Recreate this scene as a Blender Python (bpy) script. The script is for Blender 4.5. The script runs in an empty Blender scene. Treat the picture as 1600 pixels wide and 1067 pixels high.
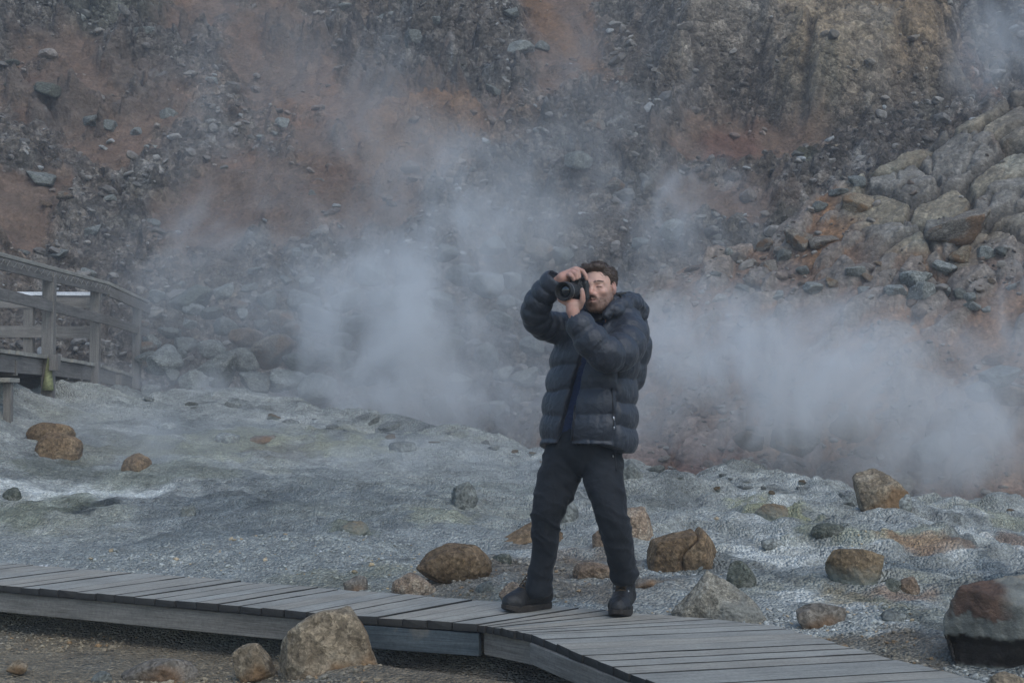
import bpy, bmesh, math, random
import numpy as np
from mathutils import Vector, Matrix

R = math.radians
sc = bpy.context.scene
COL = sc.collection
rng = np.random.default_rng(7)
random.seed(7)

# ------------------------------------------------------------------ camera
FP = 2218.0                      # focal length in photo pixels (1600 wide)
CAMZ = 1.0
PITCH = math.atan(100.0 / FP)
CP, SP = math.cos(PITCH), math.sin(PITCH)
cam = bpy.data.cameras.new("camera")
camo = bpy.data.objects.new("view_camera", cam)
COL.objects.link(camo)
camo.location = (0, 0, CAMZ)
camo.rotation_euler = (R(90) + PITCH, 0, 0)
cam.sensor_width = 36.0
cam.lens = FP / 1600 * 36.0
cam.clip_end = 500
sc.camera = camo

def ray(px, py):
    a = (px - 800) / FP
    b = (533.5 - py) / FP
    return np.array([a, CP - b * SP, SP + b * CP])

def at(px, py, d):
    """world point on the sight line through a photo pixel at depth y = d"""
    r = ray(px, py)
    return np.array([0, 0, CAMZ]) + r * (d / r[1])

# ------------------------------------------------------------------ numpy noise
def _h(ix, iy, iz, seed):
    n = (ix.astype(np.int64) * 374761393 + iy.astype(np.int64) * 668265263
         + iz.astype(np.int64) * 1274126177 + seed * 974634777) & 0xFFFFFFFF
    n = ((n ^ (n >> 13)) * 1274126177) & 0xFFFFFFFF
    n = ((n ^ (n >> 16)) * 2246822519) & 0xFFFFFFFF
    n = n ^ (n >> 15)
    return (n & 0xFFFFFF).astype(np.float64) / 16777216.0

def vn2(x, y, seed=0):
    ix, iy = np.floor(x), np.floor(y)
    fx, fy = x - ix, y - iy
    fx = fx * fx * fx * (fx * (fx * 6 - 15) + 10)
    fy = fy * fy * fy * (fy * (fy * 6 - 15) + 10)
    z = np.zeros_like(ix)
    a, b = _h(ix, iy, z, seed), _h(ix + 1, iy, z, seed)
    c, d = _h(ix, iy + 1, z, seed), _h(ix + 1, iy + 1, z, seed)
    return (a + (b - a) * fx) * (1 - fy) + (c + (d - c) * fx) * fy

def fbm2(x, y, oct=5, seed=0, gain=.5):
    s, a, t = 0, 1.0, 0
    for o in range(oct):
        s = s + a * (vn2(x, y, seed + o) - .5)
        t += a
        a *= gain
        x, y = (x * .8 - y * .6) * 2.03 + 13.7, (x * .6 + y * .8) * 2.03 - 7.1
    return s / t * 2

def vn3(p, seed=0):
    i = np.floor(p)
    f = p - i
    f = f * f * (3 - 2 * f)
    ix, iy, iz = i[..., 0], i[..., 1], i[..., 2]
    fx, fy, fz = f[..., 0], f[..., 1], f[..., 2]
    def L(dz):
        a, b = _h(ix, iy, iz + dz, seed), _h(ix + 1, iy, iz + dz, seed)
        c, d = _h(ix, iy + 1, iz + dz, seed), _h(ix + 1, iy + 1, iz + dz, seed)
        return (a + (b - a) * fx) * (1 - fy) + (c + (d - c) * fx) * fy
    return L(0) * (1 - fz) + L(1) * fz

def fbm3(p, oct=4, seed=0, gain=.5):
    s, a, t = 0, 1.0, 0
    for o in range(oct):
        s = s + a * (vn3(p, seed + o) - .5)
        t += a
        a *= gain
        p = p * 2.03 + np.array([5.1, 9.7, -3.3])
    return s / t * 2

def vor2(x, y, seed=0, jit=.9, facet=False):
    """cellular noise: F1, F2 and a random number for the nearest cell"""
    ix, iy = np.floor(x), np.floor(y)
    z = np.zeros_like(ix)
    f1 = np.full(x.shape, 9.0); f2 = np.full(x.shape, 9.0); cid = np.zeros(x.shape)
    tx = np.zeros(x.shape)
    for i in (-1, 0, 1):
        for j in (-1, 0, 1):
            cx, cy = ix + i, iy + j
            qx = cx + .5 + jit * (_h(cx, cy, z, seed) - .5)
            qy = cy + .5 + jit * (_h(cx, cy, z + 1, seed) - .5)
            d = np.hypot(qx - x, qy - y)
            c = _h(cx, cy, z + 2, seed)
            near = d < f1
            f2 = np.where(near, f1, np.minimum(f2, d))
            cid = np.where(near, c, cid)
            if facet:
                a = 6.2832 * _h(cx, cy, z + 3, seed)
                tx = np.where(near, (qx - x) * np.cos(a) + (qy - y) * np.sin(a), tx)
            f1 = np.where(near, d, f1)
    return (f1, f2, cid, tx) if facet else (f1, f2, cid)

def sstep(a, b, x):
    t = np.clip((x - a) / (b - a), 0, 1)
    return t * t * (3 - 2 * t)

def mix(a, b, t):
    return a + (b - a) * t

# ------------------------------------------------------------------ mesh / object helpers
def tag(o, label=None, cat=None, group=None, kind=None):
    if label: o["label"] = label
    if cat: o["category"] = cat
    if group: o["group"] = group
    if kind: o["kind"] = kind
    return o

def np_mesh(name, V, F, smooth=True, col=None, uv=None):
    """mesh from arrays; F is (n,3) or (n,4)"""
    me = bpy.data.meshes.new(name)
    V = np.asarray(V, np.float32); F = np.asarray(F, np.int32)
    n, k = F.shape
    me.vertices.add(len(V)); me.vertices.foreach_set("co", V.ravel())
    me.loops.add(n * k); me.loops.foreach_set("vertex_index", F.ravel())
    me.polygons.add(n)
    me.polygons.foreach_set("loop_start", np.arange(0, n * k, k, dtype=np.int32))
    me.polygons.foreach_set("use_smooth", np.full(n, smooth, bool))
    if col is not None:
        ca = me.color_attributes.new("Col", 'FLOAT_COLOR', 'POINT')
        c4 = np.ones((len(V), 4), np.float32); c4[:, :col.shape[1]] = col
        ca.data.foreach_set("color", c4.ravel())
    me.update(calc_edges=True)
    me.validate()
    return me

def link(name, me, mat=None, parent=None, loc=None):
    o = bpy.data.objects.new(name, me)
    COL.objects.link(o)
    if mat is not None and me is not None:
        if not len(me.materials): me.materials.append(mat)
        else: me.materials[0] = mat
    if parent is not None:
        o.parent = parent
        bpy.context.view_layer.update()
        o.matrix_parent_inverse = parent.matrix_world.inverted()
    if loc is not None: o.location = loc
    return o

def empty(name, loc=(0, 0, 0)):
    o = bpy.data.objects.new(name, None)
    COL.objects.link(o); o.location = loc
    o.empty_display_size = .1
    return o

class MB:
    """collects boxes, tubes and prisms into one mesh"""
    def __init__(s):
        s.bm = bmesh.new(); s.uv = s.bm.loops.layers.uv.new("UVMap")
        s.cl = s.bm.verts.layers.float_color.new("Col")
    def prism(s, top, bot, uvs=None, c=(1, 1, 1), bevel=0):
        n = len(top)
        a = [s.bm.verts.new(p) for p in top]; b = [s.bm.verts.new(p) for p in bot]
        for v in a + b: v[s.cl] = (*c, 1)
        fs = [s.bm.faces.new(a), s.bm.faces.new(b[::-1])]
        for i in range(n):
            j = (i + 1) % n
            fs.append(s.bm.faces.new((a[j], a[i], b[i], b[j])))
        if uvs is not None:
            d = {}
            for v, q in zip(a, uvs): d[v] = q
            for v, q in zip(b, uvs): d[v] = (q[0], q[1] + .03)
            for f in fs:
                for l in f.loops: l[s.uv].uv = d[l.vert]
        return fs
    def beam(s, p, q, w, h, up=(0, 0, 1), c=(1, 1, 1)):
        """a board from p to q, w wide, h high"""
        p, q = Vector(p), Vector(q)
        d = (q - p).normalized(); up = Vector(up)
        sd = d.cross(up)
        if sd.length < 1e-4: sd = Vector((1, 0, 0))
        sd.normalize(); u = sd.cross(d).normalized()
        L = (q - p).length
        o = random.random() * 40
        pr = [(-1, 1), (1, 1), (1, -1), (-1, -1)]
        A = [s.bm.verts.new(p + sd * (i * w / 2) + u * (j * h / 2)) for i, j in pr]
        B = [s.bm.verts.new(q + sd * (i * w / 2) + u * (j * h / 2)) for i, j in pr]
        for v in A + B: v[s.cl] = (*c, 1)
        fs = [s.bm.faces.new(A[::-1]), s.bm.faces.new(B)]
        acc = [0, w, w + h, 2 * w + h, 2 * w + 2 * h]
        for i in range(4):
            j = (i + 1) % 4
            f = s.bm.faces.new((A[i], A[j], B[j], B[i]))
            qv = [(o, acc[i]), (o, acc[i + 1]), (o + L, acc[i + 1]), (o + L, acc[i])]
            for l, t in zip(f.loops, qv): l[s.uv].uv = t
        return s
    def tube(s, pts, rad, n=8, c=(1, 1, 1)):
        pts = [Vector(p) for p in pts]
        if not hasattr(rad, '__len__'): rad = [rad] * len(pts)
        rings = []
        ref = Vector((0, 0, 1))
        for i, p in enumerate(pts):
            d = (pts[min(i + 1, len(pts) - 1)] - pts[max(i - 1, 0)]).normalized()
            a = d.cross(ref)
            if a.length < .1: a = d.cross(Vector((1, 0, 0)))
            a.normalize(); b = d.cross(a)
            ring = []
            for k in range(n):
                t = 2 * math.pi * k / n
                v = s.bm.verts.new(p + (a * math.cos(t) + b * math.sin(t)) * rad[i]); v[s.cl] = (*c, 1)
                ring.append(v)
            rings.append(ring)
        for r0, r1 in zip(rings, rings[1:]):
            for k in range(n):
                j = (k + 1) % n
                f = s.bm.faces.new((r0[k], r0[j], r1[j], r1[k])); f.smooth = True
        s.bm.faces.new(rings[0][::-1]); s.bm.faces.new(rings[-1])
        return s
    def lathe(s, prof, M, n=40, c=(1, 1, 1)):
        """revolve (r, h) about local z, placed with matrix M"""
        rings = []
        for r, h in prof:
            ring = []
            for k in range(n):
                t = 2 * math.pi * k / n
                v = s.bm.verts.new(M @ Vector((r * math.cos(t), r * math.sin(t), h))); v[s.cl] = (*c, 1)
                ring.append(v)
            rings.append(ring)
        for r0, r1 in zip(rings, rings[1:]):
            for k in range(n):
                j = (k + 1) % n
                s.bm.faces.new((r0[k], r0[j], r1[j], r1[k]))
        s.bm.faces.new(rings[0][::-1]); s.bm.faces.new(rings[-1])
        return s
    def build(s, name, mat, parent=None, bevel=0, smooth=False):
        bmesh.ops.recalc_face_normals(s.bm, faces=s.bm.faces)
        me = bpy.data.meshes.new(name)
        s.bm.to_mesh(me); s.bm.free()
        if smooth:
            for p in me.polygons: p.use_smooth = True
        o = link(name, me, mat, parent)
        if bevel:
            m = o.modifiers.new("bevel", 'BEVEL'); m.width = bevel; m.segments = 2; m.limit_method = 'ANGLE'
        return o

# ------------------------------------------------------------------ signed-distance sculpting
class Field:
    def __init__(s, lo, hi, h):
        s.lo = np.array(lo, float); s.h = h
        s.n = np.ceil((np.array(hi) - s.lo) / h).astype(int) + 1
        s.F = np.full(s.n, 10.0)
    def _sl(s, lo, hi):
        a = np.clip(np.floor((np.array(lo) - s.lo) / s.h).astype(int), 0, s.n)
        b = np.clip(np.ceil((np.array(hi) - s.lo) / s.h).astype(int) + 1, 0, s.n)
        sl = tuple(slice(i, j) for i, j in zip(a, b))
        g = [s.lo[i] + s.h * np.arange(a[i], b[i]) for i in range(3)]
        P = np.stack(np.meshgrid(*g, indexing='ij'), -1)
        return sl, P
    def add(s, fn, lo, hi, k=.01, op='u'):
        m = k + 3 * s.h
        sl, P = s._sl(np.array(lo) - m, np.array(hi) + m)
        if P.size == 0: return s
        d = fn(P); A = s.F[sl]
        if op == 'u':
            t = np.clip(.5 + .5 * (A - d) / k, 0, 1)
            s.F[sl] = A * (1 - t) + d * t - k * t * (1 - t)
        else:
            d = -d
            t = np.clip(.5 - .5 * (A - d) / k, 0, 1)
            s.F[sl] = A * (1 - t) + d * t + k * t * (1 - t)
        return s
    def ell(s, c, r, k=.01, op='u', M=None):
        c = np.array(c, float); r = np.array(r, float)
        if np.ndim(r) == 0: r = np.repeat(r, 3)
        def fn(P):
            q = P - c
            if M is not None: q = q @ M
            k0 = np.sqrt(((q / r) ** 2).sum(-1)) + 1e-9
            k1 = np.sqrt(((q / (r * r)) ** 2).sum(-1)) + 1e-9
            return k0 * (k0 - 1) / k1
        e = r.max() if M is not None else r
        return s.add(fn, c - e, c + e, k, op)
    def tube(s, pts, rad, k=.01, op='u', puff=0, pitch=.08, phase=0, sharp=.6):
        pts = np.array(pts, float); rad = np.array(rad, float)
        if rad.ndim == 0: rad = np.repeat(rad, len(pts))
        L = np.concatenate([[0], np.cumsum(np.linalg.norm(np.diff(pts, axis=0), axis=1))])
        e = rad.max() + puff
        def fn(P):
            best = np.full(P.shape[:-1], 99.0); bt = np.zeros(P.shape[:-1]); br = np.zeros(P.shape[:-1])
            for i in range(len(pts) - 1):
                a, b = pts[i], pts[i + 1]; ab = b - a
                t = np.clip(((P - a) @ ab) / (ab @ ab + 1e-12), 0, 1)
                d = np.linalg.norm(P - a - t[..., None] * ab, axis=-1)
                rr = rad[i] + (rad[i + 1] - rad[i]) * t
                w = d - rr < best - br
                best = np.where(w, d, best); br = np.where(w, rr, br)
                bt = np.where(w, L[i] + t * (L[i + 1] - L[i]), bt)
            d = best - br
            if puff:
                d = d - puff * (np.abs(np.sin(np.pi * (bt / pitch + phase))) ** sharp - .45)
            return d
        return s.add(fn, pts.min(0) - e, pts.max(0) + e, k, op)
    def mesh(s):
        F, n = s.F, s.n
        S = F < 0
        c = np.zeros(n - 1, int)
        for i in (0, 1):
            for j in (0, 1):
                for k in (0, 1):
                    c += S[i:n[0] - 1 + i, j:n[1] - 1 + j, k:n[2] - 1 + k]
        act = (c > 0) & (c < 8)
        I = np.argwhere(act)
        idx = np.full(n - 1, -1); idx[act] = np.arange(len(I))
        acc = np.zeros((len(I), 3)); cnt = np.zeros(len(I))
        cor = [(i, j, k) for i in (0, 1) for j in (0, 1) for k in (0, 1)]
        for a in cor:
            for ax in range(3):
                if a[ax]: continue
                b = list(a); b[ax] = 1
                fa = F[I[:, 0] + a[0], I[:, 1] + a[1], I[:, 2] + a[2]]
                fb = F[I[:, 0] + b[0], I[:, 1] + b[1], I[:, 2] + b[2]]
                x = (fa < 0) != (fb < 0)
                t = np.where(x, fa / np.where(fa == fb, 1, fa - fb), 0)
                p = np.tile(np.array(a, float), (len(I), 1)); p[:, ax] += t
                acc += p * x[:, None]; cnt += x
        V = (I + acc / np.maximum(cnt, 1)[:, None]) * s.h + s.lo
        Q = []
        for ax in range(3):
            u, v = (ax + 1) % 3, (ax + 2) % 3
            sa = [slice(None)] * 3; sb = [slice(None)] * 3
            sa[ax] = slice(0, -1); sb[ax] = slice(1, None)
            x = S[tuple(sa)] != S[tuple(sb)]
            E = np.argwhere(x)
            ok = (E[:, u] > 0) & (E[:, v] > 0) & (E[:, u] < n[u] - 1) & (E[:, v] < n[v] - 1)
            E = E[ok]
            ins = S[E[:, 0], E[:, 1], E[:, 2]]
            def C(du, dv):
                q = E.copy(); q[:, u] += du; q[:, v] += dv
                return idx[q[:, 0], q[:, 1], q[:, 2]]
            q = np.stack([C(-1, -1), C(0, -1), C(0, 0), C(-1, 0)], 1)
            q[~ins] = q[~ins][:, ::-1]
            Q.append(q)
        Q = np.concatenate(Q)
        return V, Q[(Q >= 0).all(1)]

def vnormals(V, F):
    n = np.cross(V[F[:, 2]] - V[F[:, 0]], V[F[:, -1]] - V[F[:, 1]]) if F.shape[1] == 4 else np.cross(V[F[:, 1]] - V[F[:, 0]], V[F[:, 2]] - V[F[:, 0]])
    N = np.zeros_like(V)
    for k in range(F.shape[1]): np.add.at(N, F[:, k], n)
    return N / (np.linalg.norm(N, axis=1)[:, None] + 1e-12)

def relax(V, F, it=1, w=.5):
    for _ in range(it):
        A = np.zeros_like(V); c = np.zeros(len(V)); k = F.shape[1]
        for i in range(k):
            np.add.at(A, F[:, i], V[F[:, (i + 1) % k]]); np.add.at(c, F[:, i], 1)
            np.add.at(A, F[:, i], V[F[:, (i - 1) % k]]); np.add.at(c, F[:, i], 1)
        V = V * (1 - w) + w * A / np.maximum(c, 1)[:, None]
    return V

def spline(pts, n=8):
    """Catmull-Rom through the points"""
    P = np.array(pts, float)
    P = np.vstack([2 * P[0] - P[1], P, 2 * P[-1] - P[-2]])
    out = []
    for i in range(1, len(P) - 2):
        for t in np.linspace(0, 1, n, endpoint=False):
            a, b, c, d = P[i - 1], P[i], P[i + 1], P[i + 2]
            out.append(.5 * ((2 * b) + (c - a) * t + (2 * a - 5 * b + 4 * c - d) * t * t + (3 * b - a - 3 * c + d) * t ** 3))
    out.append(P[-2])
    return np.array(out)
# ------------------------------------------------------------------ materials
class NT:
    def __init__(s, name):
        s.m = bpy.data.materials.new(name); s.m.use_nodes = True
        s.t = s.m.node_tree; s.t.nodes.clear()
        s.out = s.n('ShaderNodeOutputMaterial')
    def n(s, typ, **kw):
        x = s.t.nodes.new(typ)
        for k, v in kw.items(): setattr(x, k, v)
        return x
    def set(s, node, **kw):
        for k, v in kw.items():
            k = k.replace('_', ' ')
            if hasattr(v, 'is_output') or isinstance(v, bpy.types.NodeSocket): s.t.links.new(v, node.inputs[k])
            else: node.inputs[k].default_value = v
        return node
    def lk(s, a, b): s.t.links.new(a, b)
    def coord(s, kind='Object', scale=None):
        c = s.n('ShaderNodeTexCoord').outputs[kind]
        if scale:
            m = s.n('ShaderNodeMapping'); s.lk(c, m.inputs['Vector']); m.inputs['Scale'].default_value = scale
            c = m.outputs[0]
        return c
    def noise(s, vec, scale, detail=6, rough=.55, dist=0):
        x = s.n('ShaderNodeTexNoise'); s.lk(vec, x.inputs['Vector'])
        s.set(x, Scale=scale, Detail=detail, Roughness=rough, Distortion=dist)
        return x.outputs['Fac']
    def vor(s, vec, scale, feature='F1', out='Distance', rnd=1):
        x = s.n('ShaderNodeTexVoronoi', feature=feature); s.lk(vec, x.inputs['Vector'])
        s.set(x, Scale=scale, Randomness=rnd)
        return x.outputs[out]
    def ramp(s, fac, stops, interp='LINEAR'):
        x = s.n('ShaderNodeValToRGB'); s.lk(fac, x.inputs[0]); e = x.color_ramp.elements
        x.color_ramp.interpolation = interp
        while len(e) < len(stops): e.new(.5)
        for i, (p, c) in enumerate(stops):
            e[i].position = p
            e[i].color = (c, c, c, 1) if not hasattr(c, '__len__') else (*c, 1)
        return x.outputs[0]
    def mix(s, fac, a, b, blend='MIX'):
        x = s.n('ShaderNodeMix', data_type='RGBA', blend_type=blend)
        for i, v in ((0, fac), (6, a), (7, b)):
            if isinstance(v, bpy.types.NodeSocket): s.lk(v, x.inputs[i])
            elif hasattr(v, '__len__'): x.inputs[i].default_value = (*v, 1)
            else: x.inputs[i].default_value = v if i == 0 else (v, v, v, 1)
        return x.outputs[2]
    def math(s, op, a, b=None, c=None, clamp=False):
        x = s.n('ShaderNodeMath', operation=op, use_clamp=clamp)
        for i, v in enumerate((a, b, c)):
            if v is None: continue
            if isinstance(v, bpy.types.NodeSocket): s.lk(v, x.inputs[i])
            else: x.inputs[i].default_value = v
        return x.outputs[0]
    def bump(s, h, strength=.3, dist=.02, normal=None):
        x = s.n('ShaderNodeBump'); s.lk(h, x.inputs['Height'])
        s.set(x, Strength=strength, Distance=dist)
        if normal is not None: s.lk(normal, x.inputs['Normal'])
        return x.outputs[0]
    def bsdf(s, color, rough=.8, normal=None, spec=.3, **kw):
        x = s.n('ShaderNodeBsdfPrincipled')
        for k, v in (('Base Color', color), ('Roughness', rough), ('Specular IOR Level', spec), *[(k.replace('_', ' '), v) for k, v in kw.items()]):
            if isinstance(v, bpy.types.NodeSocket): s.lk(v, x.inputs[k])
            else: x.inputs[k].default_value = (*v, 1) if x.inputs[k].type == 'RGBA' else v
        if normal is not None: s.lk(normal, x.inputs['Normal'])
        s.lk(x.outputs[0], s.out.inputs['Surface'])
        return s.m
    def attr(s, name='Col'):
        return s.n('ShaderNodeAttribute', attribute_name=name).outputs['Color']

def terrain_mat(name, fine, bumpd=.03, peb=None, contrast=1.0, wet=.85, clast=None, cs=1.0, warp=.22):
    """ground whose mineral colour is stored on the mesh; grain and bump are procedural"""
    t = NT(name); v = t.coord('Object')
    n1 = t.noise(v, fine, 8, .62)
    n2 = t.noise(v, fine * 5.3, 6, .6)
    k = t.ramp(n1, [(.25, 1 - .55 * contrast), (.5, .95), (.78, 1 + .55 * contrast)])
    c = t.mix(1, t.attr(), k, 'MULTIPLY')
    k2 = t.ramp(n2, [(.3, .72), (.55, 1.0), (.75, 1.28)])
    c = t.mix(1, c, k2, 'MULTIPLY')
    h = t.math('ADD', n1, t.math('MULTIPLY', n2, .5))
    if clast:
        wv = t.n('ShaderNodeTexNoise'); t.lk(v, wv.inputs['Vector']); t.set(wv, Scale=fine * 2.2, Detail=6, Roughness=.65)
        wm = t.n('ShaderNodeVectorMath', operation='MULTIPLY_ADD'); t.lk(wv.outputs['Color'], wm.inputs[0]); wm.inputs[1].default_value = (warp,) * 3; t.lk(v, wm.inputs[2])
        al = t.n('ShaderNodeAttribute', attribute_name='Col').outputs['Alpha']
        for sc_k, lo_, hi_ in ((clast, .62, 1.5), (clast * 2.7, .6, 1.55), (clast * 7.1, .7, 1.4)):
            x_ = t.n('ShaderNodeRGBToBW'); t.lk(t.vor(wm.outputs[0], sc_k, 'F1', 'Color'), x_.inputs[0])
            c = t.mix(al, c, t.ramp(x_.outputs[0], [(.15, 1 - (1 - lo_) * cs), (.5, .97), (.85, 1 + (hi_ - 1) * cs)]), 'MULTIPLY')
            h = t.math('SUBTRACT', h, t.math('MULTIPLY', al, t.math('MULTIPLY', t.vor(wm.outputs[0], sc_k), 1.6 * cs * clast / sc_k)))
    if peb:
        cc = t.vor(v, peb, 'F1', 'Color'); dd = t.vor(v, peb, 'F1', 'Distance')
        bw = t.n('ShaderNodeRGBToBW'); t.lk(cc, bw.inputs[0])
        pk = t.ramp(bw.outputs[0], [(.15, .5), (.5, .95), (.85, 1.6)])
        c = t.mix(.3, c, t.mix(1, c, pk, 'MULTIPLY'))
        h = t.math('SUBTRACT', h, t.math('MULTIPLY', dd, 1.2))
    return t.bsdf(c, wet, t.bump(h, .9, bumpd), .25)

def rock_mat(name, c1, c2, c3, scale=6, spots=None, crack=0, base=None):
    """rock: three mottled tones, pitted bump"""
    t = NT(name); v = t.coord('Object')
    n1 = t.noise(v, scale, 9, .62, .4); n2 = t.noise(v, scale * 6, 8, .7); n3 = t.noise(v, scale * .35, 3)
    pits = t.vor(v, scale * 5, 'SMOOTH_F1')
    c = t.ramp(n1, [(.3, c1), (.5, c2), (.68, c3)])
    c = t.mix(1, c, t.ramp(n2, [(.3, .6), (.5, 1.0), (.72, 1.4)]), 'MULTIPLY')
    wq = t.n('ShaderNodeVectorMath', operation='MULTIPLY_ADD'); wn = t.n('ShaderNodeTexNoise'); t.lk(v, wn.inputs['Vector']); t.set(wn, Scale=scale * 3, Detail=5)
    t.lk(wn.outputs['Color'], wq.inputs[0]); wq.inputs[1].default_value = (.06,) * 3; t.lk(v, wq.inputs[2])
    for sk, lo_, hi_ in ((scale * 3.5, .78, 1.25), (scale * 14, .7, 1.35)):
        bw = t.n('ShaderNodeRGBToBW'); t.lk(t.vor(wq.outputs[0], sk, 'F1', 'Color'), bw.inputs[0])
        c = t.mix(1, c, t.ramp(bw.outputs[0], [(.2, lo_), (.5, 1), (.8, hi_)]), 'MULTIPLY')
    if spots:
        c = t.mix(t.ramp(n3, [(.52, 0), (.6, .9)]), c, t.mix(1, spots, t.ramp(n2, [(.3, .6), (.6, 1.2)]), 'MULTIPLY'))
    if base:                       # mineral crust splashed up from the ground
        g = t.n('ShaderNodeSeparateXYZ'); t.lk(v, g.inputs[0])
        z = t.math('ADD', g.outputs[2], t.math('MULTIPLY', t.math('SUBTRACT', n1, .5), .22))
        c = t.mix(t.ramp(z, [(.0, .9), (.1, 0)]), c, base)
    h = t.math('ADD', t.math('MULTIPLY', n1, 1.2), t.math('MULTIPLY', n2, .45))
    h = t.math('ADD', h, t.math('MULTIPLY', pits, .5))
    return t.bsdf(c, .88, t.bump(h, .8, .045), .2)

def wood_mat(name, c1, c2, stain=None):
    """weathered board: grain runs along U"""
    t = NT(name); uv = t.coord('UV')
    a = t.n('ShaderNodeMapping'); t.lk(uv, a.inputs[0]); a.inputs['Scale'].default_value = (1.6, 34, 1)
    b = t.n('ShaderNodeMapping'); t.lk(uv, b.inputs[0]); b.inputs['Scale'].default_value = (5, 160, 1)
    g1 = t.noise(a.outputs[0], 1, 6, .65, .6); g2 = t.noise(b.outputs[0], 1, 5, .7)
    o = t.coord('Object'); blot = t.noise(o, 3.0, 5, .6); fine = t.noise(o, 60, 5, .7)
    c = t.ramp(g1, [(.3, c1), (.7, c2)])
    c = t.mix(1, c, t.ramp(g2, [(.32, .62), (.5, 1), (.7, 1.22)]), 'MULTIPLY')
    c = t.mix(1, c, t.ramp(blot, [(.3, .82), (.5, 1), (.72, 1.14)]), 'MULTIPLY')
    c = t.mix(1, c, t.ramp(fine, [(.3, .8), (.6, 1.12)]), 'MULTIPLY')
    c = t.mix(1, c, t.attr(), 'MULTIPLY')
    if stain:
        c = t.mix(t.ramp(blot, [(.5, 0), (.62, .8)]), c, stain)
    h = t.math('ADD', g1, t.math('MULTIPLY', g2, .8))
    return t.bsdf(c, .8, t.bump(h, .5, .006), .25)

def cloth_mat(name, c, rough=.55, weave=900, wr=14, wstr=.35, sheen=.0, spec=.35):
    t = NT(name); v = t.coord('Object')
    n = t.noise(v, wr, 5, .55, .8); f = t.noise(v, weave, 2, .5); m = t.noise(v, 6, 4)
    k = t.ramp(m, [(.3, .8), (.7, 1.2)])
    cc = t.mix(1, c, k, 'MULTIPLY')
    h = t.math('ADD', t.math('MULTIPLY', n, 1.0), t.math('MULTIPLY', f, .06))
    return t.bsdf(cc, rough, t.bump(h, wstr, .02), spec, Sheen_Weight=sheen, Sheen_Roughness=.4)

def plain_mat(name, c, rough=.5, metal=0, spec=.5, nscale=40, amt=.15):
    t = NT(name); v = t.coord('Object'); n = t.noise(v, nscale, 4)
    cc = t.mix(1, c, t.ramp(n, [(.3, 1 - amt), (.7, 1 + amt)]), 'MULTIPLY')
    return t.bsdf(cc, rough, t.bump(n, .1, .002), spec, Metallic=metal)

M = {}
M['ground'] = terrain_mat('mineral_ground', 5.0, .035, 60, .6)
M['hill'] = terrain_mat('hillside_soil', 2.9, .14, None, .6, .9, 3.6, .85, .12)
M['slope'] = terrain_mat('slope_rock', 3.2, .06, None, .5, .9, 6.5, .4, .06)
M['gravel'] = (lambda t: t.bsdf(t.mix(1, t.attr(), t.ramp(t.noise(t.coord(), 90, 4), [(.3, .8), (.7, 1.2)]), 'MULTIPLY'), .85))(NT('gravel_stone'))
M['scree'] = (lambda t: t.bsdf(t.mix(1, t.attr(), t.ramp(t.noise(t.coord(), 9, 8, .65), [(.28, .5), (.5, 1), (.75, 1.5)]), 'MULTIPLY'), .9,
              t.bump(t.noise(t.coord(), 14, 8, .65), .8, .05)))(NT('scree_stone'))
M['brown'] = rock_mat('brown_rock', (.115, .075, .043), (.175, .118, .068), (.215, .155, .095), 5)
M['tan'] = rock_mat('tan_rock', (.14, .105, .068), (.235, .185, .125), (.32, .265, .19), 6, spots=(.2, .12, .06))
M['grey'] = rock_mat('grey_rock', (.105, .11, .10), (.16, .166, .15), (.24, .245, .225), 5)
M['dusty'] = rock_mat('dusty_grey_rock', (.155, .162, .150), (.22, .228, .21), (.30, .31, .285), 4)
M['greybrown'] = rock_mat('grey_brown_rock', (.115, .098, .08), (.18, .155, .125), (.26, .235, .2), 5, spots=(.19, .115, .065))
M['pink'] = rock_mat('pink_rock', (.2, .145, .10), (.32, .235, .165), (.42, .35, .265), 12)
M['rust'] = rock_mat('rust_rock', (.125, .088, .06), (.18, .128, .088), (.25, .195, .14), 7)
M['dark'] = rock_mat('dark_green_rock', (.06, .068, .055), (.105, .11, .088), (.19, .19, .165), 9)
M['granite'] = rock_mat('speckled_rock', (.155, .14, .11), (.27, .245, .195), (.38, .355, .295), 11, spots=(.24, .235, .205))
M['crusted'] = rock_mat('crusted_brown_rock', (.11, .078, .045), (.17, .122, .072), (.22, .165, .1), 6, base=(.22, .24, .21))
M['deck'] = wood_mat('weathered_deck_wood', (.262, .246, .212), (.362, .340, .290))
M['endgrain'] = wood_mat('plank_end_grain', (.035, .034, .032), (.085, .082, .076))
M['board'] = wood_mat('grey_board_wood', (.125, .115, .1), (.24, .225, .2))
M['bluewood'] = wood_mat('dark_wet_wood', (.045, .06, .07), (.1, .12, .13), stain=(.2, .175, .14))
M['railwood'] = wood_mat('rail_wood', (.13, .118, .105), (.24, .222, .2))
M['pale'] = wood_mat('pale_wet_wood', (.62, .64, .66), (.8, .8, .8))
M['jacket'] = cloth_mat('jacket_nylon', (.026, .031, .042), .42, 1400, 26, .42, .10, .42)
M['yoke'] = cloth_mat('jacket_yoke_fabric', (.024, .025, .030), .6, 1400, 14, .35, .1, .3)
M['lining'] = cloth_mat('lining_fabric', (.012, .013, .016), .6)
M['sweater'] = cloth_mat('blue_fleece', (.028, .040, .082), .95, 420, 40, .5, .25, .1)
M['trouser'] = cloth_mat('trouser_fabric', (.0175, .020, .0245), .8, 900, 22, .3, .08, .2)
M['leather'] = cloth_mat('boot_leather', (.013, .0128, .0135), .5, 500, 40, .35, 0, .4)
M['sole'] = plain_mat('boot_rubber', (.036, .031, .027), .85, 0, .2, 60, .3)
M['lace'] = plain_mat('boot_lace', (.10, .07, .045), .9, 0, .1)
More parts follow.
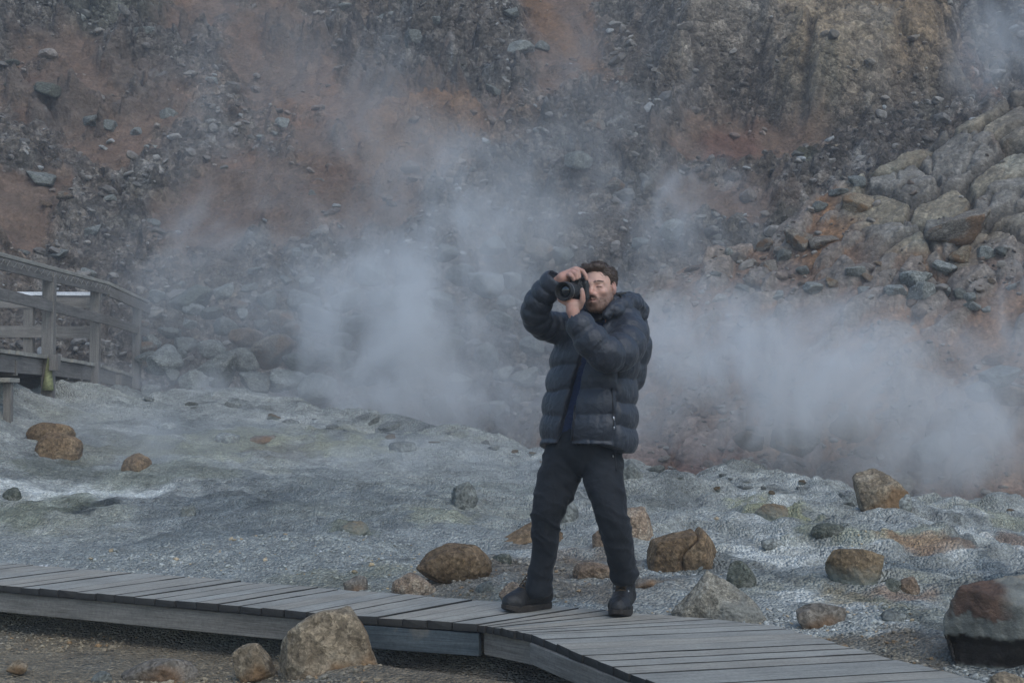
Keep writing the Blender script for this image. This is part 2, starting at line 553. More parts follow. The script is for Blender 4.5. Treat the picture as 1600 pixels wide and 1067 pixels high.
M['metal'] = plain_mat('zip_metal', (.6, .6, .62), .35, 1)
M['black'] = plain_mat('camera_plastic', (.014, .014, .015), .45, 0, .5, 200, .2)
M['rubber'] = plain_mat('lens_rubber', (.020, .020, .021), .65, 0, .35, 200, .2)
M['glass'] = plain_mat('lens_glass', (.008, .011, .016), .06, 0, .9, 3, .05)
M['hair'] = plain_mat('brown_hair', (.070, .048, .036), .5, 0, .35, 260, .45)
M['beard'] = plain_mat('beard_hair', (.075, .046, .030), .6, 0, .2, 200, .3)
def skin_mat():
    t = NT('skin'); v = t.coord('Object'); n = t.noise(v, 160, 5); b = t.noise(v, 30, 4)
    c = t.mix(1, t.attr(), t.ramp(b, [(.3, .9), (.7, 1.1)]), 'MULTIPLY')
    return t.bsdf(c, .5, t.bump(n, .15, .002), .4, Subsurface_Weight=.12, Subsurface_Radius=(.012, .004, .002), Subsurface_Scale=.6)
M['skin'] = skin_mat()
# ------------------------------------------------------------------ the mineral flat
_cp = [-1500, -400, 0, 75, 200, 450, 600, 700, 850, 1100, 1300, 1600, 2200, 3200]
_cd = [13, 14.5, 15.5, 17, 18.5, 18.3, 17.2, 16.3, 15.2, 14.3, 13.8, 13, 12, 11]
_cy = [610, 610, 608, 604, 602, 636, 657, 672, 702, 738, 752, 786, 800, 800]
_cz = [CAMZ - (y - 633) * d / FP for y, d in zip(_cy, _cd)]
_sp = [-1500, -400, 0, 600, 870, 1100, 1250, 1540, 1700, 2200, 3200]
_sd = [13, 11, 9.1, 7.6, 7.1, 6.75, 6.4, 5.1, 4.7, 4.2, 4]

def ground_z(x, y, detail=True):
    x = np.asarray(x, float); y = np.asarray(y, float)
    px = 800 + FP * x / np.maximum(y, 4.0)
    dC = np.interp(px, _cp, _cd); zC = np.interp(px, _cp, _cz); d0 = np.interp(px, _sp, _sd)
    s = (y - d0) / (dC - d0)
    z = -.07 + (zC + .07) * np.clip(s, 0, 1) ** 1.08
    z = z - .20 * sstep(0, .9, d0 - y)
    z = z - 1.3 * sstep(0, 2.6, y - dC)
    z = z + .14 * sstep(.95, 1.4, d0 - y) * sstep(-1.3, -.5, x) * sstep(1.0, .2, x)
    if detail:
        w = sstep(0, .9, y - d0) * .9 + .1
        z = z + w * (.10 * fbm2(x * .55, y * .55, 4, 3) + .05 * fbm2(x * 1.7, y * 1.7, 4, 9))
        # crusty little ledges and hummocks, strongest towards the right
        z = z + .16 * sstep(2.2, 0, np.abs(y - dC + .4)) * fbm2(x * 1.4, y * 1.4, 4, 36)
        q = sstep(.2, .7, vn2(x * .45 + 3, y * .45, 21)) * (.35 + .65 * sstep(-1, 2.5, x)) * sstep(.3, 1.6, y - d0)
        r = 1 - np.abs(fbm2(x * 1.1, y * 1.1, 4, 33))
        z = z + q * .34 * (r - .75)
        tr_ = fbm2(x * .8 + 7, y * 1.6, 4, 35) * 4; st = np.floor(tr_) + sstep(.62, 1, tr_ - np.floor(tr_))
        z = z + .06 * st * sstep(.6, 2.5, y - d0) * (.4 + .6 * sstep(-1, 2, x))
        z = z + w * .022 * fbm2(x * 7, y * 7, 3, 40) + .008 * fbm2(x * 28, y * 28, 2, 41)
    return z

def hit(px, py, fn=ground_z, lo=4.2, hi=27):
    r = ray(px, py)
    d = np.linspace(lo, hi, 6000)
    x = r[0] / r[1] * d; z = CAMZ + r[2] / r[1] * d
    g = fn(x, d)
    i = np.argmax(z < g)
    if not (z < g).any(): i = -1
    return np.array([x[i], d[i], g[i]])

def patches(x, y, col, L, fn, warp=.35, seed=50):
    """mineral stains: soft-edged blots on the surface itself, broken up by noise"""
    for n, (px, py, rx, ry, c, k) in enumerate(L):
        p = hit(px, py, fn); a = hit(px, py - ry, fn); b = hit(px, py + ry, fn)
        X = rx * p[1] / FP; Y = max(abs(a[1] - b[1]) / 2, .08)
        q = np.hypot((x - p[0]) / X, (y - (a[1] + b[1]) / 2) / Y)
        q = q + 1.1 * fbm2(x / max(X, .25) * 1.3, y / max(X, .25) * 1.3, 5, seed + n, .6)
        m = sstep(1.15, .55, q) * k
        col[:] = mix(col, np.array(c), m[..., None])
    return col

WHITE = (.78, .80, .79); BLUE = (.29, .315, .32); YEL = (.40, .395, .25); GRN = (.23, .245, .185)
ORG = (.36, .20, .11); BRN = (.185, .150, .112); DRK = (.075, .085, .088); PAL = (.45, .465, .455)
GP = [(250, 860, 330, 45, (.33, .35, .35), .7), (560, 790, 330, 70, BLUE, .5), (330, 800, 200, 40, (.15, .175, .19), .55),
      (100, 768, 120, 19, WHITE, 1), (120, 792, 60, 12, DRK, 1), (40, 800, 90, 30, GRN, .7), (170, 740, 160, 25, GRN, .5),
      (60, 730, 90, 22, DRK, .35), (200, 630, 110, 18, PAL, .5), (350, 690, 110, 24, YEL, .45), (450, 700, 90, 14, (.2, .18, .15), .5),
      (550, 690, 90, 20, YEL, .5), (640, 720, 120, 20, PAL, .6), (400, 770, 60, 16, DRK, .4), (540, 822, 40, 12, GRN, .7),
      (680, 800, 60, 10, YEL, .4), (830, 900, 210, 34, BRN, .75), (900, 870, 70, 20, (.22, .17, .13), .6), (700, 930, 130, 24, BRN, .6),
      (480, 905, 130, 14, (.25, .25, .19), .5), (1050, 930, 90, 25, PAL, .6), (1010, 870, 60, 20, PAL, .4),
      (1200, 860, 80, 22, WHITE, .7), (1100, 790, 120, 22, PAL, .5), (1210, 800, 45, 14, YEL, .8), (1280, 830, 60, 12, GRN, .7),
      (1290, 935, 80, 22, WHITE, .8), (1220, 960, 70, 30, PAL, .9), (1180, 900, 70, 22, (.2, .22, .22), .7), (1360, 940, 60, 14, (.33, .27, .17), .7),
      (1400, 925, 50, 14, ORG, .55), (1330, 1005, 100, 22, BRN, .85), (1420, 1020, 70, 26, BRN, .7), (1450, 960, 90, 20, (.24, .245, .19), .6), (1480, 990, 40, 20, DRK, .5),
      (1390, 840, 110, 18, YEL, .5), (1470, 850, 70, 8, ORG, .7), (1570, 840, 70, 12, ORG, .5), (1480, 885, 110, 15, (.13, .16, .18), .75), (1530, 860, 60, 10, DRK, .5),
      (1450, 810, 70, 14, WHITE, .6), (1560, 800, 70, 14, YEL, .5), (1330, 800, 70, 14, PAL, .6), (1540, 905, 60, 12, (.17, .2, .215), .8),
      (1330, 870, 60, 14, PAL, .5), (1240, 770, 80, 14, PAL, .4), (90, 690, 90, 30, DRK, .3), (200, 700, 100, 18, (.25, .24, .17), .5)]

def ground_color(x, y):
    col = np.ones(x.shape + (3,)) * np.array([.385, .40, .395])
    n = fbm2(x * .9, y * .9, 5, 60); n2 = fbm2(x * 2.6, y * 2.6, 5, 61, .6)
    col = mix(col, np.array(PAL), sstep(.0, .45, n2)[..., None] * .75)
    col = mix(col, np.array([.15, .165, .17]), sstep(.05, .5, n)[..., None] * .75)
    col = mix(col, np.array([.36, .355, .27]), sstep(.1, .5, fbm2(x * 1.3 + 9, y * 1.3, 4, 64))[..., None] * .45)
    e = fbm2(x * 1.1 + .8 * n, y * 3.2, 6, 71, .62)
    col = mix(col, np.array([.53, .54, .53]), sstep(.10, .40, e)[..., None] * .6 * sstep(7, 8.5, y)[..., None])
    col = mix(col, np.array([.17, .18, .18]), sstep(-.22, -.5, e)[..., None] * .7)
    rt = sstep(.6, 2.2, x) * sstep(5, 7, y)
    col = mix(col, np.array(WHITE), (rt * sstep(.12, .5, fbm2(x * 2.1, y * 3.5, 5, 66, .62)))[..., None] * .6)
    col = mix(col, np.array(DRK), (rt * sstep(.2, .55, fbm2(x * 3.1, y * 5, 5, 68, .62)))[..., None] * .55)
    patches(x, y, col, GP, ground_z)
    # damp brown gravel under and in front of the boardwalk
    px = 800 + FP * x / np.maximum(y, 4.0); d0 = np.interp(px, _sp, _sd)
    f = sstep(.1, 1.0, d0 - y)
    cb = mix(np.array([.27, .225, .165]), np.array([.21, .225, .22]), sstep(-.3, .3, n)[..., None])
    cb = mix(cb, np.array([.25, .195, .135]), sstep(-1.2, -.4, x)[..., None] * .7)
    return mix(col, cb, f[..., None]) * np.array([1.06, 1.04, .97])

def axis(lo, hi, step, far_lo, far_hi, grow=1.25):
    a = list(np.arange(lo, hi, step)); d = step; p = a[-1]
    while p < far_hi: d *= grow; p += d; a.append(p)
    d = step; p = a[0]; pre = []
    while p > far_lo: d *= grow; p -= d; pre.append(p)
    return np.array(pre[::-1] + a)

def grid_mesh(name, X, Y, Z, C):
    ny, nx = X.shape
    i = np.arange(nx * ny).reshape(ny, nx)
    F = np.stack([i[:-1, :-1], i[:-1, 1:], i[1:, 1:], i[1:, :-1]], -1).reshape(-1, 4)
    return np_mesh(name, np.stack([X, Y, Z], -1).reshape(-1, 3), F, True, C.reshape(-1, C.shape[-1]))

gx = axis(-6.8, 6.8, .026, -70, 70); gy = axis(4.8, 18.6, .026, -60, 23)
X, Y = np.meshgrid(gx, gy)
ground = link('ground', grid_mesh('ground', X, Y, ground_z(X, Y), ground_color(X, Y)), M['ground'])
tag(ground, 'pale grey and white mineral crusted gravel flat behind the boardwalk', 'ground', kind='structure')

# ------------------------------------------------------------------ the steep hillside behind
HA = R(42); HC, HS = math.cos(HA), math.sin(HA); HY, HZ = 22.0, -.3

def hp(px, py):
    """photo pixel -> (x, v) on the hillside's base plane"""
    r = ray(px, py)
    # point P = C + r t ; plane normal (0,-HS,HC) through (0,HY,HZ)
    t = ((0 - 0) + (HY) * -HS + (HZ - CAMZ) * HC) / (r[1] * -HS + r[2] * HC)
    y = r[1] * t
    return r[0] * t, (y - HY) / HC

def hblob(x, v, px, py, rx, ry, rot=0, seed=0, nz=.9):
    cx, cv = hp(px, py); X = abs(hp(px + rx, py)[0] - cx); V = abs(hp(px, py - ry)[1] - hp(px, py + ry)[1]) / 2
    a, b = x - cx, v - cv
    c, s = math.cos(rot), math.sin(rot)
    a, b = a * c + b * s, -a * s + b * c
    q = np.hypot(a / X, b / V) + nz * fbm2(x * .9, v * .9, 6, 100 + seed, .6)
    return sstep(1.2, .6, q)

def poly_sd(x, v, pts):
    P = np.array([hp(*p) for p in pts])
    d = np.full(x.shape, 1e9); s = np.ones(x.shape)
    n = len(P)
    for i in range(n):
        a, b = P[i], P[(i + 1) % n]; e = b - a
        wx, wv = x - a[0], v - a[1]
        t = np.clip((wx * e[0] + wv * e[1]) / (e @ e), 0, 1)
        d = np.minimum(d, (wx - e[0] * t) ** 2 + (wv - e[1] * t) ** 2)
        c1 = v >= a[1]; c2 = v < b[1]; c3 = e[0] * wv > e[1] * wx
        f = (c1 & c2 & c3) | (~c1 & ~c2 & ~c3)
        s = np.where(f, -s, s)
    return np.sqrt(d) * s        # negative inside

CLIFF = [(1012, -40), (1010, 60), (1020, 150), (1060, 172), (1120, 148), (1185, 160), (1215, 195), (1270, 235), (1330, 232), (1350, 260),
         (1400, 215), (1460, 185), (1515, 172), (1500, 110), (1488, 40), (1470, -40)]

hx = np.arange(-19, 21, .05); hv = np.arange(-3.5, 27, .05)
hX, hV = np.meshgrid(hx, hv)
wx = hX + .5 * fbm2(hX * .5, hV * .5, 4, 201); wv = hV + .5 * fbm2(hX * .5, hV * .5, 4, 202)
B = lambda *a, **k: hblob(hX, hV, *a, **k)
soil = np.zeros(hX.shape)
for n, b in enumerate([(95, 130, 150, 60), (590, 190, 150, 90), (350, 290, 105, 75), (40, 330, 70, 60), (460, 110, 80, 80), (600, 330, 75, 50),
                       (870, 70, 60, 110), (250, 160, 90, 50), (1150, 215, 110, 40), (1130, 330, 90, 40), (470, 310, 90, 50), (300, 30, 70, 40),
                       (420, 40, 60, 60), (160, 220, 80, 30), (900, 150, 80, 50), (520, 250, 80, 60)]):
    soil = np.maximum(soil, B(*b, seed=n))
darkr = np.zeros(hX.shape)
for n, b in enumerate([(620, 50, 150, 70), (120, 165, 130, 26), (240, 95, 70, 50), (750, 110, 80, 60), (60, 40, 110, 40), (960, 260, 90, 70), (1000, 210, 60, 60), (680, 140, 90, 50)]):
    darkr = np.maximum(darkr, B(*b, seed=40 + n, nz=1.3))
strata = B(650, 235, 115, 60, seed=70, nz=.3)
csd = poly_sd(wx * .25 + hX * .75, wv * .25 + hV * .75, CLIFF)
cliff = sstep(.15, -1.0, csd + .35 * fbm2(hX * 1.2, hV * 1.2, 4, 226))
crev = B(1560, 70, 60, 130, seed=71, nz=.5)

ridge = 1 - np.abs(fbm2(wx * .33, wv * .22, 5, 203))
D = .9 * fbm2(hX * .16, hV * .16, 3, 204) + .45 * (ridge - .7)
f1, f2, cid, ft = vor2(wx * 1.4, wv * 1.7, 205, .95, True); lump = (sstep(0, .35, f2 - f1) * (.35 + cid) + .9 * ft) * cid ** 1.5
g1, g2, gid, gt = vor2(wx * 3.9 + .3 * ft, wv * 4.4, 206, .95, True); lump2 = (sstep(0, .3, g2 - g1) * (.35 + gid) + .9 * gt) * gid ** 1.5
rid = lambda s, sd, o=5: 2.6 * np.abs(fbm2(wx * s + .4 * hV * s, wv * s * .8, o, sd, .58))
rub = np.clip(1 - soil * .82 + darkr * .5, .12, 1.3)
D = D + rub * (.24 * lump + .14 * lump2 + .10 * rid(.7, 207) + .06 * rid(2.0, 217))
D = D + darkr * (.20 * lump + .10 * lump2 + .07 * rid(.9, 209) + .06 * rid(2.6, 219))
D = D + soil * (.10 * fbm2(hX * 1.8 + hV * .5, hV * .7, 4, 208) + .04 * lump2)
# tilted ledges in the brown band
tb = (hV - hX * .28) * 1.25 + .35 * fbm2(hX * .5, hV * .5, 3, 210)
saw = tb - np.floor(tb)
D = D + strata * (-.15 + .75 * saw ** 1.8 + .05 * fbm2(hX * 1, hV * 5, 4, 211))
# the big jointed outcrop standing proud at the upper right
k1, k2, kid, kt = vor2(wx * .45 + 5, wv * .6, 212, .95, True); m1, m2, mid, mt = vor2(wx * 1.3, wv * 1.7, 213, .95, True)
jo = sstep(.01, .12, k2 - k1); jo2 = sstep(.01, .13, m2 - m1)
cd = 1.55 + .5 * (kid - .5) + .26 * kt + .14 * mid + .16 * mt + .07 * rid(.8, 214) + .07 * rid(2.4, 218)
cd = cd - .36 * (1 - jo) - .13 * (1 - jo2) * (mid > .35)
D = D * (1 - .75 * cliff) + cliff * cd
D = D - crev * .9
D = D + .05 * rid(5.0, 216, 3) * (1 - .75 * np.clip(soil + strata, 0, 1))

hcol = np.ones(hX.shape + (3,)) * np.array([.150, .128, .106])
n1 = fbm2(hX * .5, hV * .5, 6, 220, .6); n2 = fbm2(hX * 1.6, hV * 1.6, 6, 221, .65)
def lay(c, m):
    hcol[:] = mix(hcol, np.array(c), np.clip(m, 0, 1)[..., None])
lay((.25, .238, .215), sstep(.05, .5, n2) * .7)
lay((.215, .155, .108), sstep(.0, .5, n1) * .7)
lay((.13, .125, .10), sstep(.1, .5, fbm2(hX * .8, hV * .8, 5, 222)) * .5)
lay((.215, .142, .100), soil * (.75 + .25 * n2))
lay((.255, .148, .092), soil * sstep(.1, .6, fbm2(hX * .7, hV * .7, 5, 223)) * .8)
lay((.19, .115, .078), soil * sstep(.15, .6, fbm2(hX * .9 + 40, hV * .9, 5, 224)) * .6)
lay((.19, .095, .07), B(1150, 215, 60, 30, seed=72) * .6)
lay((.135, .130, .118), darkr * (.5 + .3 * n2))
lay((.25, .25, .24), darkr * sstep(.25, .6, n2) * .8)
lay((.22, .125, .065), B(870, 50, 25, 90, .5, seed=73, nz=.5) * .8)
lay((.27, .16, .09), strata * .8)
cc = mix(np.array([.36, .275, .175]), np.array([.28, .235, .175]), sstep(-.4, .4, fbm2(hX * .35, hV * .35, 5, 225))[..., None])
cc = mix(cc, np.array([.37, .31, .205]), sstep(.1, .55, n2)[..., None] * .7)
cc = mix(cc, np.array([.31, .285, .25]), (B(1100, 90, 110, 90, seed=74) * .7)[..., None])
cc = mix(cc, np.array([.28, .185, .095]), (B(1420, 120, 80, 130, seed=75) * .6)[..., None])
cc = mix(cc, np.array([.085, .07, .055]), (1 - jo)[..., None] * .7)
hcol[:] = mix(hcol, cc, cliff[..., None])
lay((.19, .10, .06), B(1530, 130, 40, 70, seed=76) * .6 * (1 - cliff))
lay((.07, .085, .05), B(1255, 275, 22, 18, seed=77) * .6)
lay((.095, .105, .075), B(150, 20, 130, 30, seed=78) * .5)
hcol *= np.array([.86, .85, .85])
PX = hX.copy(); PY = HY + hV * HC - D * .42; PZ = HZ + hV * HS + D * .90
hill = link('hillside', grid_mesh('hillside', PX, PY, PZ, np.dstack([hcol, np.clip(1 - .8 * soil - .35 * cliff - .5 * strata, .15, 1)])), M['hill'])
tag(hill, 'steep brown and grey volcanic hillside of rubble, bare soil and outcrops', 'hillside', kind='structure')

def hill_pt(px, py):
    x, v = hp(px, py)
    j = int(np.clip((x - hx[0]) / .05, 0, len(hx) - 1)); i = int(np.clip((v - hv[0]) / .05, 0, len(hv) - 1))
    return np.array([PX[i, j], PY[i, j], PZ[i, j]]), i, j

# ------------------------------------------------------------------ the nearer rocky slope on the right
def slope_parts(x, y):
    zc = 2.50 + np.clip(x - 1.8, -3, 20) * .525 + .14 * fbm2(x * .8, x * 0 + 3, 4, 300)
    yc = 20.4 + .1 * x; yf = 14.6 + .15 * np.clip(4 - x, -4, 4)
    s = (y - yf) / (yc - yf)
    z = mix(-.7, zc, np.clip(s, -.2, 1) ** .95)
    z = z - np.maximum(s - 1, 0) * 8
    z = z - 2.6 * sstep(1.2, -2.0, x)
    return z, s

SLAB = [(1305, 330), (1330, 300), (1400, 255), (1460, 205), (1620, 150), (1700, 200), (1700, 380), (1600, 392), (1540, 385), (1500, 402), (1440, 412), (1370, 402), (1330, 385)]
_slabw = None
def slab_mask(x, y):
    global _slabw
    if _slabw is None:
        _slabw = np.array([hit(p, q, lambda a, b: slope_parts(a, b)[0], 10, 30)[:2] for p, q in SLAB])
    P = _slabw; d = np.full(x.shape, 1e9); s = np.ones(x.shape); n = len(P)
    for i in range(n):
        a, b = P[i], P[(i + 1) % n]; e = b - a
        ax, ay = x - a[0], y - a[1]
        t = np.clip((ax * e[0] + ay * e[1]) / (e @ e), 0, 1)
        d = np.minimum(d, (ax - e[0] * t) ** 2 + (ay - e[1] * t) ** 2)
        c1 = y >= a[1]; c2 = y < b[1]; c3 = e[0] * ay > e[1] * ax
        f = (c1 & c2 & c3) | (~c1 & ~c2 & ~c3)
        s = np.where(f, -s, s)
    return np.sqrt(d) * s

def slope_fields(x, y):
    z, s = slope_parts(x, y)
    ux, uy = x * .85 + y * .25, (y * 1.35 - x * .2)
    wx = ux + .35 * fbm2(x * .9, y * .9, 4, 301); wy = uy + .35 * fbm2(x * .9, y * .9, 4, 302)
    a1, a2, aid, at_ = vor2(wx * 1.35, wy * 1.15, 303, .95, True)
    b1, b2, bid, bt_ = vor2(wx * 2.4, wy * 2.8, 304, .95, True)
    sm = sstep(.25, -.2, slab_mask(x, y) + .35 * fbm2(x * 1.2, y * 1.2, 4, 305))
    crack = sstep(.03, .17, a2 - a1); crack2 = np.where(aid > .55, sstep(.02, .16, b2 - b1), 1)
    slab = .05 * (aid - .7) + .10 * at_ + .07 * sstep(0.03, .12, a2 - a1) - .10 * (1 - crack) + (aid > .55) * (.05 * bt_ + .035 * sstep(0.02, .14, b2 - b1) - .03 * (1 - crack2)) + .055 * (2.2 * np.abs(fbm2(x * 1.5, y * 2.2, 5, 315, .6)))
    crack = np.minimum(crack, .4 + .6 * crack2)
    stones = (.16 * sstep(0, .35, b2 - b1) + .12 * bt_) * (bid > .5)
    loose = .30 * fbm2(x * .6, y * .6, 4, 306) + stones + .07 * fbm2(x * 2.5, y * 2.5, 5, 307, .6)
    z = z + mix(loose, slab, sm) + .018 * fbm2(x * 6, y * 6, 4, 308, .6)
    return z, sm, crack, bid, b1, aid, stones

def slope_z(x, y): return slope_fields(np.asarray(x, float), np.asarray(y, float))[0]

sx = np.arange(-1.6, 13.5, .024); sy = np.arange(12.6, 22.6, .022)
sX, sY = np.meshgrid(sx, sy)
sZ, sm, crack, bid, b1, aid, stones = slope_fields(sX, sY)
scol = np.ones(sX.shape + (3,)) * np.array([.205, .135, .095])
def slay(c, m): scol[:] = mix(scol, np.array(c), np.clip(m, 0, 1)[..., None])
q1 = fbm2(sX * .7, sY * .7, 5, 310, .6); q2 = fbm2(sX * 2, sY * 2, 5, 311, .65)
slay((.16, .15, .14), sstep(.05, .5, q1) * .6)
slay((.13, .11, .095), sstep(.1, .6, q2) * .5)
slay((.24, .125, .055), sstep(.1, .5, fbm2(sX * .9 + 4, sY * .9, 5, 312)) * .7)
slay((.23, .21, .185), (stones > .05) * .75 * (.5 + bid * .5))
slay((.26, .14, .115), sstep(.1, .5, fbm2(sX * .6 + 9, sY * .6, 5, 316)) * sstep(18, 15, sY) * .7)
slay((.36, .35, .29), sstep(.25, .6, fbm2(sX * 1.6, sY * 1.6, 5, 317)) * sstep(16.8, 15, sY) * .7)
sc_ = mix(np.array([.205, .178, .145]), np.array([.235, .20, .145]), sstep(-.3, .3, fbm2(sX * .5, sY * .5, 4, 313))[..., None])
sc_ = mix(sc_, np.array([.33, .305, .235]), (sstep(.1, .5, fbm2(sX * 1.1, sY * 1.1, 5, 314)) * .7)[..., None])
sc_ = mix(sc_, np.array([.20, .19, .18]), ((aid > .6) * .6)[..., None])
sc_ = mix(sc_, np.array([.16, .10, .055]), (sstep(.3, .6, q2) * .6)[..., None])
sc_ = mix(sc_, np.array([.05, .042, .035]), (1 - crack)[..., None] * .75)  # joint soil and crack shadow put into one dark colour
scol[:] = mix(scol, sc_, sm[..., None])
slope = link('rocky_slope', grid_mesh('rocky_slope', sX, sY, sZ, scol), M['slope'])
tag(slope, 'nearer slope of cracked rock slabs and loose reddish soil on the right', 'slope', kind='structure')
# ------------------------------------------------------------------ rocks
_ico = {}
def ico(n):
    if n not in _ico:
        b = bmesh.new(); bmesh.ops.create_icosphere(b, subdivisions=n, radius=1)
        b.verts.ensure_lookup_table()
        _ico[n] = (np.array([v.co[:] for v in b.verts]), np.array([[v.index for v in f.verts] for f in b.faces]))
        b.free()
    return _ico[n]

def rock_shape(seed, n=4, ang=.5, cuts=13, rough=.05, soft=40, jig=.55):
    """unit-box boulder: a sphere cut by random planes, edges worn, then weathered"""
    g = np.random.default_rng(seed)
    d, F = ico(n)
    N = g.normal(size=(cuts, 3)); off = g.uniform(.66, .92, cuts)
    N[:6] = np.vstack([np.eye(3), -np.eye(3)]) + jig * g.normal(size=(6, 3)); off[:6] = g.uniform(.56, .8, 6)
    N /= np.linalg.norm(N, axis=1)[:, None]
    q = d @ N.T
    r = np.where(q > .05, off / np.maximum(q, .05), 9)
    r = np.concatenate([r, np.ones((len(d), 1)) * 1.15], 1)
    r = -np.log(np.exp(-soft * r).sum(1)) / soft
    r = mix(1.0, r, ang)
    V = d * r[:, None]
    V = V * (1 + rough * 1.6 * fbm3(d * 1.6 + seed, 4, seed)[:, None] + rough * fbm3(d * 5 + seed, 4, seed + 5, .6)[:, None]
             - rough * 1.0 * np.abs(fbm3(d * 4.5 + 1.2 * fbm3(d * 3, 2, seed + 3)[:, None] + seed, 5, seed + 9, .6))[:, None])
    lo, hi = V.min(0), V.max(0)
    return (V - (lo + hi) / 2) / (hi - lo), F

def rot_z(V, a):
    c, s = math.cos(a), math.sin(a)
    return np.stack([V[:, 0] * c - V[:, 1] * s, V[:, 0] * s + V[:, 1] * c, V[:, 2]], 1)

def rock(px0, px1, pyt, pyb, mat, label, seed, name='boulder', fn=ground_z, dep=.85, sink=.40, ang=.75, rough=.05, d=None, n=5, group=None, tilt=0, cuts=13, shape=None):
    p = hit((px0 + px1) / 2, pyb, fn) if d is None else at((px0 + px1) / 2, pyb, d)
    s = p[1] / FP
    w, h = (px1 - px0) * s, (pyb - pyt) * s
    H = h / (1 - sink)
    V, F = rock_shape(seed, n, ang, cuts, rough)
    if shape is not None: V = shape(V)
    V = V * np.array([w, w * dep, H])
    if tilt:
        c, q = math.cos(tilt), math.sin(tilt)
        V = np.stack([V[:, 0] * c - V[:, 2] * q, V[:, 1], V[:, 0] * q + V[:, 2] * c], 1)
        e = V[:, 0].max() - V[:, 0].min(); V *= w / e
    V = V + np.array([0, 0, H / 2 - sink * H])
    o = link(name, np_mesh(name, V, F), M[mat])
    o.location = (p[0], p[1] + w * dep * .42, p[2])
    return tag(o, label, 'rock', group)

def peak(V):
    V = V.copy(); t = V[:, 2] + .5
    k = mix(1.0, .38, sstep(.25, 1, t)); V[:, :2] *= k[:, None]; return V
def blocky(V):
    V = V.copy(); s = np.abs(V[:, 0]) / .5; V[:, 0] = np.sign(V[:, 0]) * .5 * s ** .72; V[:, 2] = np.where(V[:, 2] > 0, .5 * (V[:, 2] / .5) ** .62, V[:, 2]); V[:, 2] -= .07 * (V[:, 0] + .5) * (V[:, 2] > 0); return V
def slabtop(V):
    V = V.copy(); V[:, 2] = np.where(V[:, 2] > .32, .32 + (V[:, 2] - .32) * .35, V[:, 2]); V[:, 2] += .06; return V
def undercut(V):
    V = V.copy(); t = sstep(-.05, -.16, V[:, 2]) * sstep(-.55, -.3, V[:, 2])
    V[:, 1] += .16 * t * (V[:, 1] < 0); V[:, 0] *= 1 - .06 * t; return V
def wedge(V):
    V = V.copy(); k = mix(.42, 1.0, sstep(-.5, .25, V[:, 0])); V[:, 2] = (V[:, 2] + .5) * k - .5; return V
def split(V):
    V = V.copy(); V[:, 2] = (V[:, 2] + .5) * (1 - .5 * sstep(.08, .55, V[:, 0])) - .5; u = V[:, 0] + .12 - V[:, 2] * .45 + .05 * np.sin(V[:, 2] * 13)
    m = np.exp(-(u / .024) ** 2); V *= (1 - .24 * m)[:, None]; V[:, 2] *= np.where(u < 0, .93, 1); return V

rock(424, 593, 949, 1090, 'tan', 'big tan boulder standing against the near edge of the boardwalk', 11, d=6.33, sink=.12, rough=.05, dep=.8, ang=.92, shape=blocky)
rock(358, 428, 1008, 1062, 'tan', 'small cream rock beside the big tan boulder in front of the boardwalk', 12, d=6.55, sink=.2, ang=.9)
rock(182, 302, 1031, 1072, 'greybrown', 'flat brown slab of rock lying in the gravel below the boardwalk', 13, d=6.62, sink=.3, ang=.7, dep=.6)
rock(8, 42, 1032, 1046, 'tan', 'tiny tan stone in the gravel at the lower left corner', 14, 'stone', d=6.75, n=4)
rock(140, 172, 1050, 1066, 'grey', 'tiny grey stone left of the flat brown slab', 15, 'stone', d=6.6, n=4)
rock(648, 768, 852, 909, 'brown', 'rounded brown boulder lying behind the boardwalk left of the man', 16, sink=.24, ang=.5, rough=.05, dep=.7, tilt=.06)
rock(608, 680, 897, 932, 'pink', 'pale pink rock at the far edge of the boardwalk below the rounded brown boulder', 17, ang=.8, dep=.7)
rock(780, 832, 908, 948, 'pink', 'orange pink rock just behind the boot in profile', 18, ang=.85, dep=.8, tilt=.3)
rock(535, 573, 901, 924, 'greybrown', 'little olive brown stone at the boardwalk edge left of the pale pink rock', 19, 'stone', n=4)
rock(742, 772, 908, 926, 'grey', 'little grey stone between the pink rocks behind the boardwalk', 20, 'stone', n=4)
rock(768, 884, 812, 846, 'brown', 'low wedge of brown rock behind the knee of the bent leg', 21, ang=.8, dep=.6, shape=wedge)
rock(704, 746, 753, 796, 'grey', 'upright grey block of rock alone on the gravel left of the man', 22, ang=.9, dep=.8, sink=.35, cuts=9)
rock(1017, 1144, 821, 894, 'brown', 'large brown boulder split by a diagonal crack right of the man', 23, sink=.40, ang=.85, dep=.75, rough=.035, shape=split, cuts=10, n=6)
rock(1136, 1185, 878, 917, 'dark', 'small dark mossy stone at the right foot of the cracked boulder', 24, ang=.7)
rock(1050, 1204, 897, 972, 'granite', 'pale speckled rock with a low peak beside the boardwalk', 25, sink=.34, ang=.7, dep=.6, shape=peak, d=6.95)
rock(1294, 1388, 859, 912, 'crusted', 'domed brown boulder with a white mineral crust at its foot', 26, sink=.46, ang=.75, dep=.8)
rock(1404, 1442, 903, 928, 'rust', 'small rusty orange stone right of the domed boulder', 27, 'stone', n=4)
rock(1375, 1412, 905, 924, 'dark', 'small dark stone between the domed boulder and the orange stone', 28, 'stone', n=4)
rock(1246, 1324, 945, 978, 'greybrown', 'flat dark brown rock on pale gravel near the boardwalk edge', 29, sink=.3, ang=.7, dep=.6)
rock(1344, 1432, 734, 792, 'tan', 'tan boulder with a brown face at the edge of the steam bank', 30, sink=.36, ang=.85)
rock(1312, 1345, 775, 790, 'grey', 'small grey stone left of the tan boulder by the steam', 130, 'stone', n=4)
